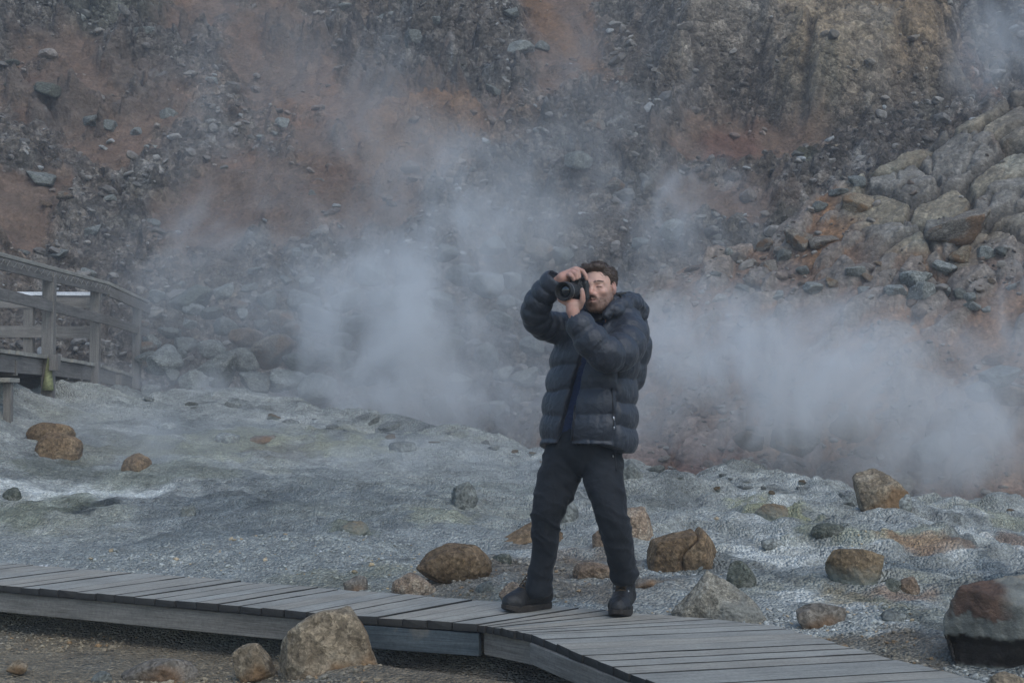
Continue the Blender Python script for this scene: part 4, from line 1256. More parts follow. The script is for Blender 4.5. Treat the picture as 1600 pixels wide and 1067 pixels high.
# ---------------- head
HC0 = m(935, 451, -.05); HF, HL = ring_axes(R(24)); HUP = np.array([0, 0, 1.0])
tl = R(4)                                   # slight tilt
HM = np.stack([HL * math.cos(tl) + HUP * math.sin(tl), HF, HUP * math.cos(tl) - HL * math.sin(tl)], 1)   # columns: left, forward, up
def hw(p): return HC0 + np.asarray(p, float) @ HM.T
HS_ = 1.0
def head_field(h):
    f = Field((-.12, -.17, -.24), (.12, .15, .16), h)
    f.ell((0, -.014, .034), (.073, .093, .084), .01)
    f.ell((0, .026, -.02), (.058, .064, .085), .03)
    f.ell((0, .052, -.082), (.034, .034, .026), .03)
    for s in (-1, 1):
        f.tube([(s * .052, .0, -.045), (s * .041, .035, -.074), (s * .016, .062, -.096)], [.016, .016, .016], .022)
        f.ell((s * .040, .060, -.024), (.020, .02, .016), .015)
        f.tube([(s * .004, .084, .018), (s * .024, .083, .024), (s * .047, .064, .019)], [.010, .012, .010], .014)
        f.ell((s * .034, .095, .001), (.020, .018, .0145), .010, 'd')
        f.ell((s * .033, .0705, .002), (.018, .0135, .0115), .004)
        f.tube([(s * .020, .0785, -.0075), (s * .034, .0795, -.0095), (s * .047, .070, -.007)], [.003, .0042, .003], .006)
        f.tube([(s * .017, .097, -.034), (s * .029, .086, -.048), (s * .034, .076, -.064)], .0028, .007, 'd')
        f.ell((s * .012, .094, -.034), (.009, .010, .008), .008)
        f.ell((s * .074, -.012, -.002), (.010, .019, .031), .006)
        f.ell((s * .083, -.006, .001), (.007, .010, .019), .005, 'd')
        f.ell((s * .073, -.004, -.027), (.008, .010, .010), .006)
    f.tube([(0, .084, .016), (0, .096, -.008), (0, .106, -.026)], [.0085, .0095, .0125], .012)
    f.ell((0, .076, -.062), (.026, .016, .022), .02)
    f.tube([(-.024, .080, -.0585), (0, .094, -.055), (.024, .080, -.0585)], [.004, .0065, .004], .006)
    f.tube([(-.022, .080, -.066), (0, .0925, -.069), (.022, .080, -.066)], [.004, .0075, .004], .006)
    f.tube([(-.026, .083, -.0615), (0, .098, -.0618), (.026, .083, -.0615)], .0018, .003, 'd')
    f.tube([(0, -.02, -.05), (0, -.035, -.14), (0, -.05, -.24)], [.055, .056, .064], .03)
    return f
V, F = head_field(.0028).mesh(); V = relax(V, F, 1, .4)
skin = np.array([.56, .345, .27])
c = np.tile(skin, (len(V), 1)); lx, ly, lz = V.T
def cm(k, col): global c; c = mix(c, np.array(col), np.clip(k, 0, 1)[:, None])
nz = fbm3(V * 60, 4, 3)
cm(.35 * np.exp(-(((np.abs(lx) - .04) / .022) ** 2 + ((lz + .028) / .022) ** 2)) * (ly > .02), (.47, .215, .165))
cm(.5 * np.exp(-((lx / .016) ** 2 + ((lz + .022) / .02) ** 2)) * (ly > .08), (.49, .21, .165))
cm(.5 * (np.abs(lx) > .07) * (np.abs(lz) < .04), (.46, .21, .165))
bd = sstep(-.030, -.058, lz - .55 * np.maximum(.055 - ly, 0) - .10 * np.maximum(np.abs(lx) - .03, 0)) * sstep(-.15, -.125, lz) * sstep(-.022, .004, ly)
mo = np.exp(-((lx / .03) ** 2 + ((lz + .047) / .009) ** 2)) * (ly > .07)
cm(np.clip(np.maximum(bd * .76, mo * .62) * (.92 + .3 * nz), 0, .8), (.105, .062, .042))
lip = np.exp(-((lx / .022) ** 4 + ((lz + .0625) / .0085) ** 4)) * (ly > .07)
cm(lip * .55, (.38, .19, .155))
cm(np.exp(-((lx / .02) ** 2 + ((lz + .0617) / .0016) ** 2)) * (ly > .07) * .8, (.10, .04, .035))
cm(np.exp(-(((np.abs(lx) - .033) / .017) ** 4 + ((lz + .001) / .009) ** 2)) * (ly > .05) * .45, (.34, .18, .145))
HV, HFc, HCc = hw(V), F, c

# ---------------- hands: palm, four unequal bent fingers, thumb
def hand(palm, fingers, thumb, wrist, h=.0028):
    """each chain is a list of points with radii; all grown into one surface"""
    allp = np.array([p for ch in [palm, thumb, wrist] + fingers for p, r in ch])
    f = Field(allp.min(0) - .03, allp.max(0) + .03, h)
    for ch, k in [(wrist, .012), (palm, .012), (thumb, .006)] + [(q, .003) for q in fingers]:
        f.tube([p for p, r in ch], [r for p, r in ch], k)
    V, F = f.mesh()
    return relax(V, F, 1, .3), F
def ch(*a): return [(m(x, y, d), r) for x, y, d, r in a]
# right hand on top of the camera (viewer's left)
Rw = [(m(862, 449, -.155), .027), (m(872, 441, -.17), .028), (m(880, 435, -.18), .028)]
rh_palm = ch((879, 434, -.19, .026), (888, 429, -.19, .024), (893, 426, -.185, .02))
rh = [ch((886, 431.5, -.20, .0115), (890, 429, -.225, .0105), (894, 432, -.240, .0095), (896, 437, -.235, .0085)),
      ch((888, 428, -.195, .012), (894, 425, -.215, .011), (899.5, 428, -.232, .010), (901, 435, -.230, .009)),
      ch((891, 424.5, -.190, .0125), (897.5, 421.5, -.205, .0115), (903.5, 424.5, -.222, .0105), (905, 433, -.226, .009)),
      ch((892, 423, -.180, .0125), (900, 420, -.19, .0118), (910.5, 424, -.20, .0108), (915.5, 431, -.205, .0095), (916.5, 436, -.205, .0085))]
rh_th = ch((882, 436, -.17, .016), (890, 441, -.155, .013), (899, 446, -.15, .011), (906, 449, -.15, .0095))
RV, RF = hand(rh_palm, rh, rh_th, Rw)
# left hand under the lens (viewer's centre): palm up, thumb along the near side
Lw = [(m(901, 501, -.27), .026), (m(897, 492, -.272), .027), (m(895, 486, -.27), .028)]
lh_palm = [(m(895, 484, -.27), .028), (m(894, 478, -.27), .0285), (m(902, 477, -.262), .027), (m(890, 474, -.265), .022)]
lh = [ch((891, 475, -.265, .013), (883, 473, -.262, .0115), (874.5, 468.5, -.25, .0105), (871.5, 461, -.242, .009)),
      ch((892, 475, -.25, .013), (886, 473, -.242, .0118), (877.5, 469, -.23, .0108), (875, 462, -.222, .0092)),
      ch((894, 474, -.235, .0125), (888, 472, -.222, .0115), (881, 468.5, -.21, .0105), (878.5, 462, -.203, .009)),
      ch((897, 473, -.225, .0115), (891, 472, -.208, .0105), (886, 469, -.195, .0095), (884, 464, -.19, .0082))]
lh_th = ch((905, 478, -.27, .017), (910, 470, -.288, .0145), (910.5, 462, -.298, .0122), (909.5, 454.5, -.30, .0105), (909.3, 452.5, -.30, .0085))
LV, LF = hand(lh_palm, lh, lh_th, Lw)
def hand_col(V, seed):
    n = fbm3(V * 90, 3, seed); z = fbm3(V * 30, 3, seed + 1)
    return np.array([.46, .265, .205]) * (1 + .12 * n[:, None]) * np.stack([1 + .06 * z, 1 - .10 * z, 1 - .12 * z], 1)

# ---------------- the body under the clothes (one skin)
TF, TLf = ring_axes(R(36))                  # torso turned to the viewer's left
tc = lambda py, dy=.07: m(930, py, dy)
bf = Field(m(800, 985, -.4), m(1030, 480, .4), .014)
bf.lo = np.array([m(800, 500, 0)[0] - .1, D0 - .45, -.02]); bf.n = np.ceil((np.array([.9, .95, 1.62]) / .014)).astype(int); bf.F = np.full(bf.n, 10.)
bf.tube([m(934, 482, .0), m(935, 505, .08)], [.052, .046], .02)
bf.tube([m(935, 525, .09), m(930, 560, .07), m(925, 620, .07), m(915, 690, .07)], [.115, .12, .115, .12], .05)
bf.tube([m(895, 518, .14), m(870, 513, .08), m(848, 503, .0), m(841, 487, -.06), m(850, 462, -.115), m(867, 440, -.163)], [.045, .042, .036, .036, .032, .026], .01)
bf.tube([m(968, 508, .02), m(981, 523, -.06), m(973, 543, -.16), m(950, 552, -.25), m(926, 533, -.275), m(905, 505, -.272)], [.05, .045, .042, .04, .034, .026], .01)
bf.tube([m(885, 715, .11), m(858, 800, .09), m(845, 912, .20)], [.07, .05, .035], .03)
bf.tube([m(942, 715, .02), m(955, 800, -.03), m(975, 900, .095)], [.07, .05, .035], .03)
BV, BF = bf.mesh()

def join(parts):
    V = []; F = []; C = []; o = 0
    for v, f, c_ in parts:
        V.append(v); F.append(f + o); C.append(c_); o += len(v)
    return np.concatenate(V), np.concatenate(F), np.concatenate(C)
aV, aF, aC = join([(HV, HFc, HCc), (RV, RF, hand_col(RV, 5)), (LV, LF, hand_col(LV, 8)), (BV, BF, np.tile(skin, (len(BV), 1)))])
man = link('person', np_mesh('person', aV, aF, True, np.clip(aC, .01, 1)), M['skin'])
tag(man, 'bearded man in a dark puffer jacket raising a camera to his eye', 'person')

# ---------------- hair, brows, lashes, beard
f = Field((-.13, -.18, -.14), (.13, .15, .19), .0032)
f.ell((0, -.022, .038), (.079, .096, .084), .01)
f.ell((-.016, .045, .096), (.050, .042, .022), .02)      # swept-up quiff
f.ell((.024, .040, .098), (.034, .036, .020), .015)
f.ell((.050, -.02, .058), (.034, .06, .042), .012)
f.ell((-.050, -.02, .058), (.034, .06, .042), .012)
# face and ear openings
f.ell((0, .098, .004), (.078, .062, .082), .01, 'd')
f.ell((0, .06, -.05), (.2, .2, .055), .008, 'd')
f.ell((0, .125, .046), (.1, .064, .036), .008, 'd')
for s in (-1, 1):
    f.ell((s * .085, .0, -.012), (.03, .024, .03), .006, 'd')
    f.ell((s * .076, .05, .015), (.03, .034, .05), .006, 'd')
f.ell((0, -.03, -.09), (.2, .2, .05), .008, 'd')
V, F = f.mesh(); N = vnormals(V, F)
fl = np.stack([V[:, 0] * 60 + V[:, 1] * 8, V[:, 1] * 7 - V[:, 0] * 6, V[:, 2] * 16], 1)
V = V + N * (.0055 * np.abs(fbm3(fl * 2.2, 4, 31, .6))[:, None] + .0015 * fbm3(V * 40, 3, 33)[:, None])
hair = link('hair', np_mesh('hair', hw(V), F), M['hair'], man)
# separate locks standing off the cap
sb = MB(); g = np.random.default_rng(9)
ii = g.choice(len(V), 900, replace=False)
for i in ii:
    p, n = V[i], N[i]
    if p[2] < -.02: continue
    fr = sstep(.0, .07, p[1]) * sstep(.06, .1, p[2])
    t = np.array([.55 * np.sign(p[0] + .015), -.75 + fr * .5, -.5 + fr * .9]) + .10 * g.normal(size=3)
    t = t - n * (t @ n); t /= np.linalg.norm(t) + 1e-6
    L = g.uniform(.012, .026)
    lift = .10 + .35 * fr
    sb.tube([hw(p - n * .002), hw(p + t * L * .5 + n * (.0025 + lift * .006)), hw(p + t * L + n * (.001 + lift * .008))], [.0014, .0012, .0003], 4)
sb.build('hair_locks', M['hair'], hair)
def face_y(x, z):
    """front of the face at (x, z): nearest head vertex"""
    q = (hv0[:, 0] - x) ** 2 + (hv0[:, 2] - z) ** 2
    k = np.argsort(q)[:6]; return hv0[k, 1].max()
hv0 = (HV - HC0) @ HM
for s in (-1, 1):
    b = MB()
    for j in range(46):
        x = s * g.uniform(.012, .050); u = (abs(x) - .012) / .038
        z = .0225 + .006 * math.sin(u * 2.4) - .005 * u + g.uniform(-.0028, .0028)
        y = face_y(x, z)
        b.tube([hw((x, y - .001, z)), hw((x + s * .007, face_y(x + s * .007, z) + .0012, z + .001))], [.0009, .0004], 4)
    b.build('eyebrow', M['hair'], man)
    b = MB(); pts = []
    for u in np.linspace(0, 1, 9):
        x = s * (.0205 + .026 * u); z = -.0015 + .0026 * math.sin(u * 3.14) - .002 * u
        pts.append(hw((x, face_y(x, z) + .0004, z)))
    b.tube(pts, [.0006] + [.0013] * 7 + [.0006], 6); b.build('eyelashes', M['hair'], man)
b = MB(); k = 0
hn = vnormals(hv0, HFc)
cand = np.where((hv0[:, 2] < -.05) & (hv0[:, 2] > -.125) & (hv0[:, 1] > -.01) & (bd > .5) & (lip < .3))[0]
cand2 = np.where((mo > .5) & (lip < .3))[0]
for i in np.concatenate([g.choice(cand, 900), g.choice(cand2, 130)]):
    p, n = hv0[i], hn[i]
    d = n * .5 + np.array([0, 0, -.8]) + .35 * g.normal(size=3); d /= np.linalg.norm(d)
    L = g.uniform(.003, .007)
    b.tube([hw(p - n * .0005), hw(p + d * L)], [.0006, .0003], 3)
b.build('beard', M['beard'], man)

# ---------------- jacket
SEAM = .1165; ZH = m(925, 690, 0)[2]
def tz(py): return m(925, py, 0)[2]
ZT = [tz(p) for p in (715, 700, 690, 650, 600, 560, 530, 512, 500, 490, 480)][::1]
CA = [.226, .232, .232, .232, .218, .212, .205, .19, .165, .12, .07]
CB = [.170, .178, .180, .182, .170, .165, .155, .14, .12, .10, .06]
CX = [917, 918, 919, 920, 924, 929, 934, 936, 937, 938, 938]
def torso_fn(da=0., puff=.0155, pz=.6, cut=None, lowcut=None):
    zs = np.array(ZT); o = np.argsort(zs)
    def fn(P):
        z = P[..., 2]
        a = np.interp(z, zs[o], np.array(CA)[o]) - da; b = np.interp(z, zs[o], np.array(CB)[o]) - da
        cx = np.interp(z, zs[o], np.array([m(x, 600, .07)[0] for x in CX])[o])
        q = P - np.stack([cx, np.full_like(z, D0 + .07), z], -1)
        u = q @ TLf; v = q @ TF
        k = (np.abs(u / a) ** 2.4 + np.abs(v / b) ** 2.4) ** (1 / 2.4)
        d = (k - 1) * np.minimum(a, b)
        ang = np.arctan2(u / a, v / b)
        # the front hem rides higher than the side and back
        side = sstep(1.03, 1.07, ang)
        s = (z - ZH - .012 * np.cos(ang)) / SEAM + .42 * side + .05 * np.sin(ang * 3 + z * 9) + .03 * np.sin(ang * 7.3 + z * 17)
        if puff: d = d - puff * (np.abs(np.sin(np.pi * s)) ** pz - .5) + (.007 * np.exp(-((ang - 1.05) / .055) ** 2))
        low = (ZH - .052 + .045 * sstep(-.2, .9, np.cos(ang))) - z
        d = np.maximum(d, low if lowcut is None else lowcut - z)
        return d
    return fn
jf = Field((m(800, 600)[0] - .02, D0 - .44, tz(735)), (m(1030, 600)[0] + .03, D0 + .36, tz(400)), .0062)
tlo = np.array([m(835, 600)[0], D0 - .22, tz(712)]); thi = np.array([m(1020, 600)[0], D0 + .34, tz(478)])
jf.add(torso_fn(), tlo, thi, .006)
# shoulders
jf.tube([m(905, 505, .15), m(936, 494, .07), m(972, 500, .0)], [.075, .085, .085], .05)
# right arm (viewer's left): raised, elbow out
RA = spline([m(900, 517, .15), m(872, 513, .08), m(846, 505, .0), m(836, 488, -.06), m(846, 464, -.11), m(862, 444, -.15), m(867, 437, -.163)], 6)
jf.tube(RA, np.interp(np.linspace(0, 1, len(RA)), [0, .25, .5, .62, .85, 1], [.078, .070, .066, .064, .056, .047]), .03, puff=.010, pitch=.058, sharp=.6)
# left arm (viewer's right): upper arm falls forward, forearm up to the lens
LA = spline([m(968, 506, .02), m(983, 522, -.06), m(975, 544, -.16), m(951, 554, -.25), m(926, 534, -.275), m(910, 513, -.275), m(902, 500, -.272)], 6)
jf.tube(LA, np.interp(np.linspace(0, 1, len(LA)), [0, .2, .45, .6, .8, 1], [.085, .086, .082, .078, .064, .052]), .022, puff=.015, pitch=.088, phase=.25, sharp=.55)
# back of the shoulder on the viewer's right
jf.tube([m(985, 505, .13), m(993, 540, .15), m(984, 590, .15)], [.075, .078, .07], .04, puff=.010, pitch=SEAM, phase=.3)
# collar
COLL = spline([m(948, 492, -.105), m(957, 481, -.075), m(965, 478, -.02), m(962, 478, .05), m(938, 478, .10), m(913, 482, .07), m(908, 492, .0), m(914, 503, -.05)], 5)
jf.tube(COLL, np.interp(np.linspace(0, 1, len(COLL)), [0, .1, .5, .9, 1], [.022, .034, .032, .028, .02]), .012)
# cuffs are open: hollow the sleeve ends
for A, r in ((RA, .040), (LA, .043)):
    e = A[-1] - A[-2]; e /= np.linalg.norm(e)
    jf.tube([A[-1] - e * .028, A[-1] + e * .04], [r, r + .006], .004, 'd')
# hollow for the neck and the open front
jf.tube([m(931, 470, -.06), m(932, 495, -.035), m(931, 515, -.02)], [.058, .052, .045], .012, 'd')
OPN = [m(926, 500, 0), m(914, 530, 0), m(902, 560, 0), m(889, 600, 0), m(880, 640, 0), m(871, 672, 0), m(865, 700, 0)]
OPR = [.034, .030, .026, .032, .036, .046, .055]
def open_fn(P):
    best = np.full(P.shape[:-1], 9.0)
    x, z = P[..., 0], P[..., 2]
    # travel along the torso's facing direction: slide the point to the reference depth
    w = (P[..., 1] - D0); x = x - TF[0] / TF[1] * (w + .115)
    for i in range(len(OPN) - 1):
        a, b = OPN[i][[0, 2]], OPN[i + 1][[0, 2]]; e = b - a
        t = np.clip(((x - a[0]) * e[0] + (z - a[1]) * e[1]) / (e @ e), 0, 1)
        best = np.minimum(best, np.hypot(x - a[0] - t * e[0], z - a[1] - t * e[1]) - mix(OPR[i], OPR[i + 1], t))
    q = P - np.array([m(925, 600)[0], D0 + .07, 0])
    return np.maximum(best, .055 - q @ TF)
ARM_SAVE = jf.F.copy()
jf.add(open_fn, (m(838, 600)[0], D0 - .19, tz(712)), (m(935, 600)[0], D0 + .05, tz(500)), .008, 'd')
# the sleeves are untouched by the opening
af = Field(jf.lo, jf.lo + (jf.n - 1) * jf.h, jf.h)
for A, rr, p_, pi_, ph in ((RA, np.interp(np.linspace(0, 1, len(RA)), [0, .25, .5, .62, .85, 1], [.078, .070, .066, .064, .056, .047]), .010, .058, 0),
                           (LA, np.interp(np.linspace(0, 1, len(LA)), [0, .2, .45, .6, .8, 1], [.085, .086, .082, .078, .064, .052]), .015, .088, .25)):
    k0 = len(A) // 3
    cut = np.linalg.norm(np.diff(A[:k0 + 1], axis=0), axis=1).sum()
    af.tube(A[k0:], rr[k0:], .01, puff=p_, pitch=pi_, phase=ph + cut / pi_, sharp=.57)
    e = A[-1] - A[-2]; e /= np.linalg.norm(e)
    af.tube([A[-1] - e * .028, A[-1] + e * .04], [rr[-1] - .007, rr[-1]], .004, 'd')
nn = np.minimum(jf.n, af.n)
jf.F = np.minimum(jf.F[:nn[0], :nn[1], :nn[2]], af.F[:nn[0], :nn[1], :nn[2]]); jf.n = nn
V, F = jf.mesh(); V = relax(V, F, 1, .5); N = vnormals(V, F)
# fabric puckers that run across the seams, and soft creases
s = (V[:, 2] - ZH) / SEAM; near = np.exp(-((s - np.round(s)) / .22) ** 2)
ang = np.arctan2((V - tc(600)) @ TLf, (V - tc(600)) @ TF)
puck = near * .0035 * fbm3(np.stack([ang * 16, s * 1.2, ang * 0], 1), 3, 51)
V = V + N * (puck + .0045 * fbm3(V * 11, 4, 52) + .0022 * (1 - np.abs(fbm3(V * np.array([24, 24, 15]), 3, 53)) * 2))[:, None]
jk = link('jacket', np_mesh('jacket', V, F), M['jacket'], man)

# sleeve cuffs (dark band) and inner cuff
for A, r in ((RA, .0475), (LA, .052)):
    e = A[-1] - A[-2]; e /= np.linalg.norm(e)
    q = Vector(e).to_track_quat('Z', 'Y').to_matrix().to_4x4(); q.translation = Vector(A[-1] - e * .012)
    MB().lathe([(r - .006, -.02), (r + .001, -.012), (r + .002, .006), (r - .004, .013), (r - .009, .010), (r - .011, -.015)], q, 36).build('cuff', M['yoke'], jk, smooth=True)

# hood bunched behind the neck
hf = Field((m(915, 600)[0], D0 - .18, tz(520)), (m(1025, 600)[0] + .02, D0 + .32, tz(440)), .0055)
hf.tube(spline([m(960, 470, -.045), m(970, 466, .0), m(970, 466, .07), m(945, 466, .13)], 5), [.02] * 5 + [.024] * 11, .008)
hf.tube(spline([m(965, 479, -.06), m(981, 475, .0), m(993, 477, .07), m(975, 472, .15), m(940, 474, .17)], 5), np.interp(np.linspace(0, 1, 21), [0, .3, .6, 1], [.030, .040, .046, .04]), .012, puff=.006, pitch=.07)
hf.tube(spline([m(969, 466, .03), m(987, 468, .08), m(1000, 480, .10), m(1000, 494, .10), m(985, 497, .15)], 5), np.interp(np.linspace(0, 1, 21), [0, .3, .7, 1], [.022, .034, .038, .03]), .012, puff=.005, pitch=.065, phase=.4)
hf.tube(spline([m(961, 486, -.09), m(975, 486, -.03), m(990, 490, .05)], 5), [.028] * 5 + [.036] * 6, .012)
V, F = hf.mesh(); V = relax(V, F, 1, .5); N = vnormals(V, F)
V = V + N * (.005 * fbm3(V * 14, 4, 61) + .007 * (1 - 2 * np.abs(fbm3(V * 22, 3, 62))))[:, None]
hood = link('hood', np_mesh('hood', V, F), M['jacket'], jk)
b = MB(); b.tube([m(968, 460, -.05), m(972, 466, -.055), m(974, 474, -.06)], .004, 6); b.tube([m(976, 461, -.04), m(980, 470, -.045)], .003, 6)
b.beam(m(963, 459, -.045), m(978, 458, -.03), .018, .008)
b.build('hood_strap', M['black'], jk)

# blue fleece under the open jacket
f = Field((m(838, 600)[0], D0 - .2, tz(705)), (m(1000, 600)[0], D0 + .3, tz(484)), .009)
f.add(torso_fn(.030, 0, 1, None, tz(680)), (m(838, 600)[0], D0 - .2, tz(684)), (m(1000, 600)[0], D0 + .3, tz(490)), .01)
f.tube([m(929, 487, -.03), m(930, 500, -.03), m(930, 515, -.01)], [.060, .066, .075], .02)
f.tube([m(931, 470, -.06), m(932, 490, -.035)], [.062, .057], .01, 'd')
V, F = f.mesh(); N = vnormals(V, F); V = V + N * (.006 * fbm3(V * np.array([9, 9, 5]), 4, 71))[:, None]
sw = link('sweater', np_mesh('sweater', V, F), M['sweater'], man)
b = MB()   # neck warmer
b.tube([m(930, 489, -.075), m(931, 494, -.06), m(930, 503, -.06)], [.048, .056, .062], 20); b.build('neck_warmer', M['lining'], sw, smooth=True)

# zip tape down both edges of the opening, the side pocket zip with its pullers, hem band, drawcord
def surf(px, py, fld=None):
    """front of the clothes on a sight line (world point)"""
    o = np.array([0, 0, CAMZ]); r = ray(px, py); r = r / np.linalg.norm(r)
    ok, p, n, i = _bvh.ray_cast(Vector(o), Vector(r)) [0:4] if False else (None, *_bvh.ray_cast(Vector(o), Vector(r))[:3])
    return (np.array(p), np.array(n)) if p is not None else (m(px, py, -.1), np.array([0, -1., 0]))
from mathutils.bvhtree import BVHTree
_me = jk.data; _bvh = BVHTree.FromPolygons([v.co[:] for v in _me.vertices], [p.vertices[:] for p in _me.polygons])
def seam_strip(pix, r, name, mat, parent, lift=.002):
    pts = []
    for px, py in pix:
        p, n_ = surf(px, py); pts.append(p + n_ * lift)
    P = np.array(pts); P[1:-1] = (P[:-2] + P[1:-1] * 2 + P[2:]) / 4
    b = MB(); b.tube(P, r, 7); return b.build(name, mat if not isinstance(mat, str) else M[mat], parent, smooth=True)
seam_strip([(907 - i * 1.55 + .03 * i * i, 566 + i * 12.2) for i in range(11)], .0075, 'zipper', 'yoke', jk)
seam_strip([(956.5 + .25 * i, 606 + i * 7.6) for i in range(9)], .0035, 'pocket_zip', 'lining', jk, .001)
p, n_ = surf(957, 651); b = MB(); b.tube([p + n_ * .006, p + n_ * .009 + [.003, 0, -.022]], [.004, .003], 6)
p2, n2_ = surf(958.5, 666); b.tube([p2 + n2_ * .005, p2 + n2_ * .007 + [0, 0, -.012]], .003, 6); b.build('zip_puller', M['metal'], jk)
b = MB(); q0 = m(857, 660, .05); b.tube([q0, q0 + [.0, -.01, -.03], q0 + [.002, -.012, -.062]], .0022, 5); b.build('drawcord', M['lining'], jk)

# ---------------- trousers
f = Field((m(822, 600)[0] - .02, D0 - .26, tz(945)), (m(1005, 600)[0] + .02, D0 + .33, tz(665)), .0065)
f.tube([m(917, 672, .07), m(914, 690, .07), m(913, 704, .07)], [.150, .150, .125], .03)
f.ell(m(914, 698, .08), (.160, .130, .07), .03)
RL = spline([m(884, 712, .10), m(869, 760, .09), m(856, 800, .09), m(850, 860, .15), m(844, 900, .20), m(843, 917, .215)], 6)
LL = spline([m(941, 715, .03), m(946, 760, -.01), m(956, 800, -.03), m(963, 835, .0), m(970, 868, .06), m(973, 883, .09), m(975, 895, .11)], 6)
f.tube(RL, np.interp(np.linspace(0, 1, len(RL)), [0, .2, .4, .6, .8, 1], [.106, .095, .075, .063, .062, .067]), .012)
f.tube(LL, np.interp(np.linspace(0, 1, len(LL)), [0, .17, .33, .5, .67, .83, 1], [.100, .089, .075, .070, .067, .067, .069]), .012)
# hollow hems over the boots
for A in (RL, LL):
    e = A[-1] - A[-2]; e /= np.linalg.norm(e); f.tube([A[-1] - e * .008, A[-1] + e * .05], [.048, .050], .004, 'd')
cutz = lambda P: P[..., 2] - tz(676)
f.add(lambda P: -cutz(P), f.lo, f.lo + (f.n - 1) * f.h, .004, 'd') if False else None
V, F = f.mesh(); V = relax(V, F, 1, .5); N = vnormals(V, F)
fold = fbm3(V * np.array([8, 8, 17]) + 1.5 * fbm3(V * 6, 3, 80)[:, None], 4, 81, .55)
kz = np.exp(-((V[:, 2] - tz(805)) / .13) ** 2) + .55 * np.exp(-((V[:, 2] - tz(900)) / .10) ** 2) + .7 * np.exp(-((V[:, 2] - tz(735)) / .08) ** 2)
V = V + N * ((.0062 * fold) * (.2 + kz) + .006 * fbm3(V * np.array([10, 10, 3.5]), 3, 82)
             + .0075 * (kz + .25) * (1 - 2.6 * np.abs(fbm3((V + .03 * fbm3(V * 9, 2, 84)[:, None]) @ np.array([[1, 0, .45], [0, 1, .3], [-.3, 0, 1]]) * np.array([4.5, 4.5, 13]), 2, 83)) ** .8))[:, None]
tr = link('trousers', np_mesh('trousers', V, F), M['trouser'], man)
_me = tr.data; _bvh = BVHTree.FromPolygons([v.co[:] for v in _me.vertices], [p.vertices[:] for p in _me.polygons])
seam_strip([(960 + i * .6, 706 + i * 6) for i in range(6)], .004, 'pocket_seam', 'lining', tr, 0)
p, n_ = surf(957, 711); b = MB(); b.tube([p + n_ * .003, p + n_ * .005 + [.002, 0, -.010]], .003, 6); b.build('zip_puller', M['metal'], tr)
b = MB()
for u in np.linspace(0, 1, 3): pass
b.tube([m(905, 684, -.09), m(903, 690, -.09), m(902, 697, -.088)], .006, 6); b.build('belt_tab', M['lining'], tr)

# ---------------- boots
def boot(toe, heel, shaft, name_dir, laced):
    """toe and heel are ground points; shaft is where the ankle leaves the boot"""
    toe, heel = np.array(toe), np.array(heel); e = toe - heel; L = np.linalg.norm(e[:2]); fw = np.array([e[0], e[1], 0]) / L; sd = np.array([fw[1], -fw[0], 0])
    B = lambda y, x, z: heel * [1, 1, 0] + fw * (y * L) + sd * x + np.array([0, 0, z])
    f = Field(np.minimum(toe, heel) - .12, np.maximum(toe, heel) + [.12, .12, .26], .0045)
    f.tube([B(.14, 0, .065), B(.45, 0, .062), B(.78, .0, .052), B(.88, 0, .047)], [.050, .050, .047, .042], .03)
    f.tube([B(.75, .012, .045), B(.75, -.012, .045)], .045, .02)
    f.tube([B(.18, 0, .08), B(.22, 0, .13), shaft], [.052, .054, .052], .03)
    f.tube([B(.36, 0, .115), B(.62, 0, .085)], [.035, .03], .03)        # tongue
    f.add(lambda P: .026 - P[..., 2] + 0 * P[..., 0], f.lo, f.lo + (f.n - 1) * f.h, .003) if False else None
    V, F = f.mesh(); V = relax(V, F, 1, .5); V[:, 2] = np.maximum(V[:, 2], .022)
    N = vnormals(V, F); V = V + N * (.003 * fbm3(V * 22, 4, 91))[:, None]
    bt = link('boot', np_mesh('boot', V, F), M['leather'], man)
    prof = []
    for t in np.linspace(0, 1, 40, endpoint=False):
        a = 2 * math.pi * t; y = .5 - .535 * math.cos(a); s_ = math.sin(a)
        w = .054 * abs(s_) ** .55 * (1 + .12 * math.cos(2 * math.pi * (y - .72))) * (.92 if y < .4 else 1)
        prof.append((y, math.copysign(w, s_)))
    s = MB()
    up = lambda y: .006 + .020 * sstep(.8, 1.05, y)
    s.prism([tuple(B(y, x, .031 + .4 * up(y))) for y, x in prof], [tuple(B(y, x * .97, up(y) - .006 if y > .8 else 0.0015)) for y, x in prof])
    so = s.build('sole', M['sole'], bt, bevel=.004)
    s = MB(); k = 0
    for i in range(6):
        y = .66 - i * .062; z = .108 + i * .018
        if i % 2 == 0 or True:
            s.tube([B(y, -.026, z - .006), B(y - .01, 0, z + .010), B(y - .045, .026, z + .004)], .0036, 5)
            s.tube([B(y, .026, z - .006), B(y - .01, 0, z + .012), B(y - .045, -.026, z + .004)], .0036, 5)
    if laced:
        top = B(.40, 0, .185)
        for a in ((-.035, .03, -.05), (.03, .035, -.045), (-.02, .03, .02), (.025, .03, .02)):
            s.tube([top, top + sd * a[0] * .7 + fw * .03 + [0, 0, a[2] * .2 + .012], top + sd * a[0] + fw * a[1] + [0, 0, a[2]]], .004, 5)
    s.build('laces', M['lace'], bt)
    s = MB()
    for i in range(5):
        y = .64 - i * .07; z = .090 + i * .019
        for sg in (-1, 1):
            c0 = B(y - .03, sg * .031, z); s.tube([c0, c0 + fw * .007 + sd * sg * .004], .0042, 6)
    s.build('eyelets', M['metal'], bt)
    return bt
g0 = lambda px, py: (lambda r: np.array([r[0], r[1], 0]) * (-CAMZ / r[2]))(ray(px, py))
boot(g0(789, 957), g0(857, 949.5), RL[-1] + [0, 0, .02], 0, False)
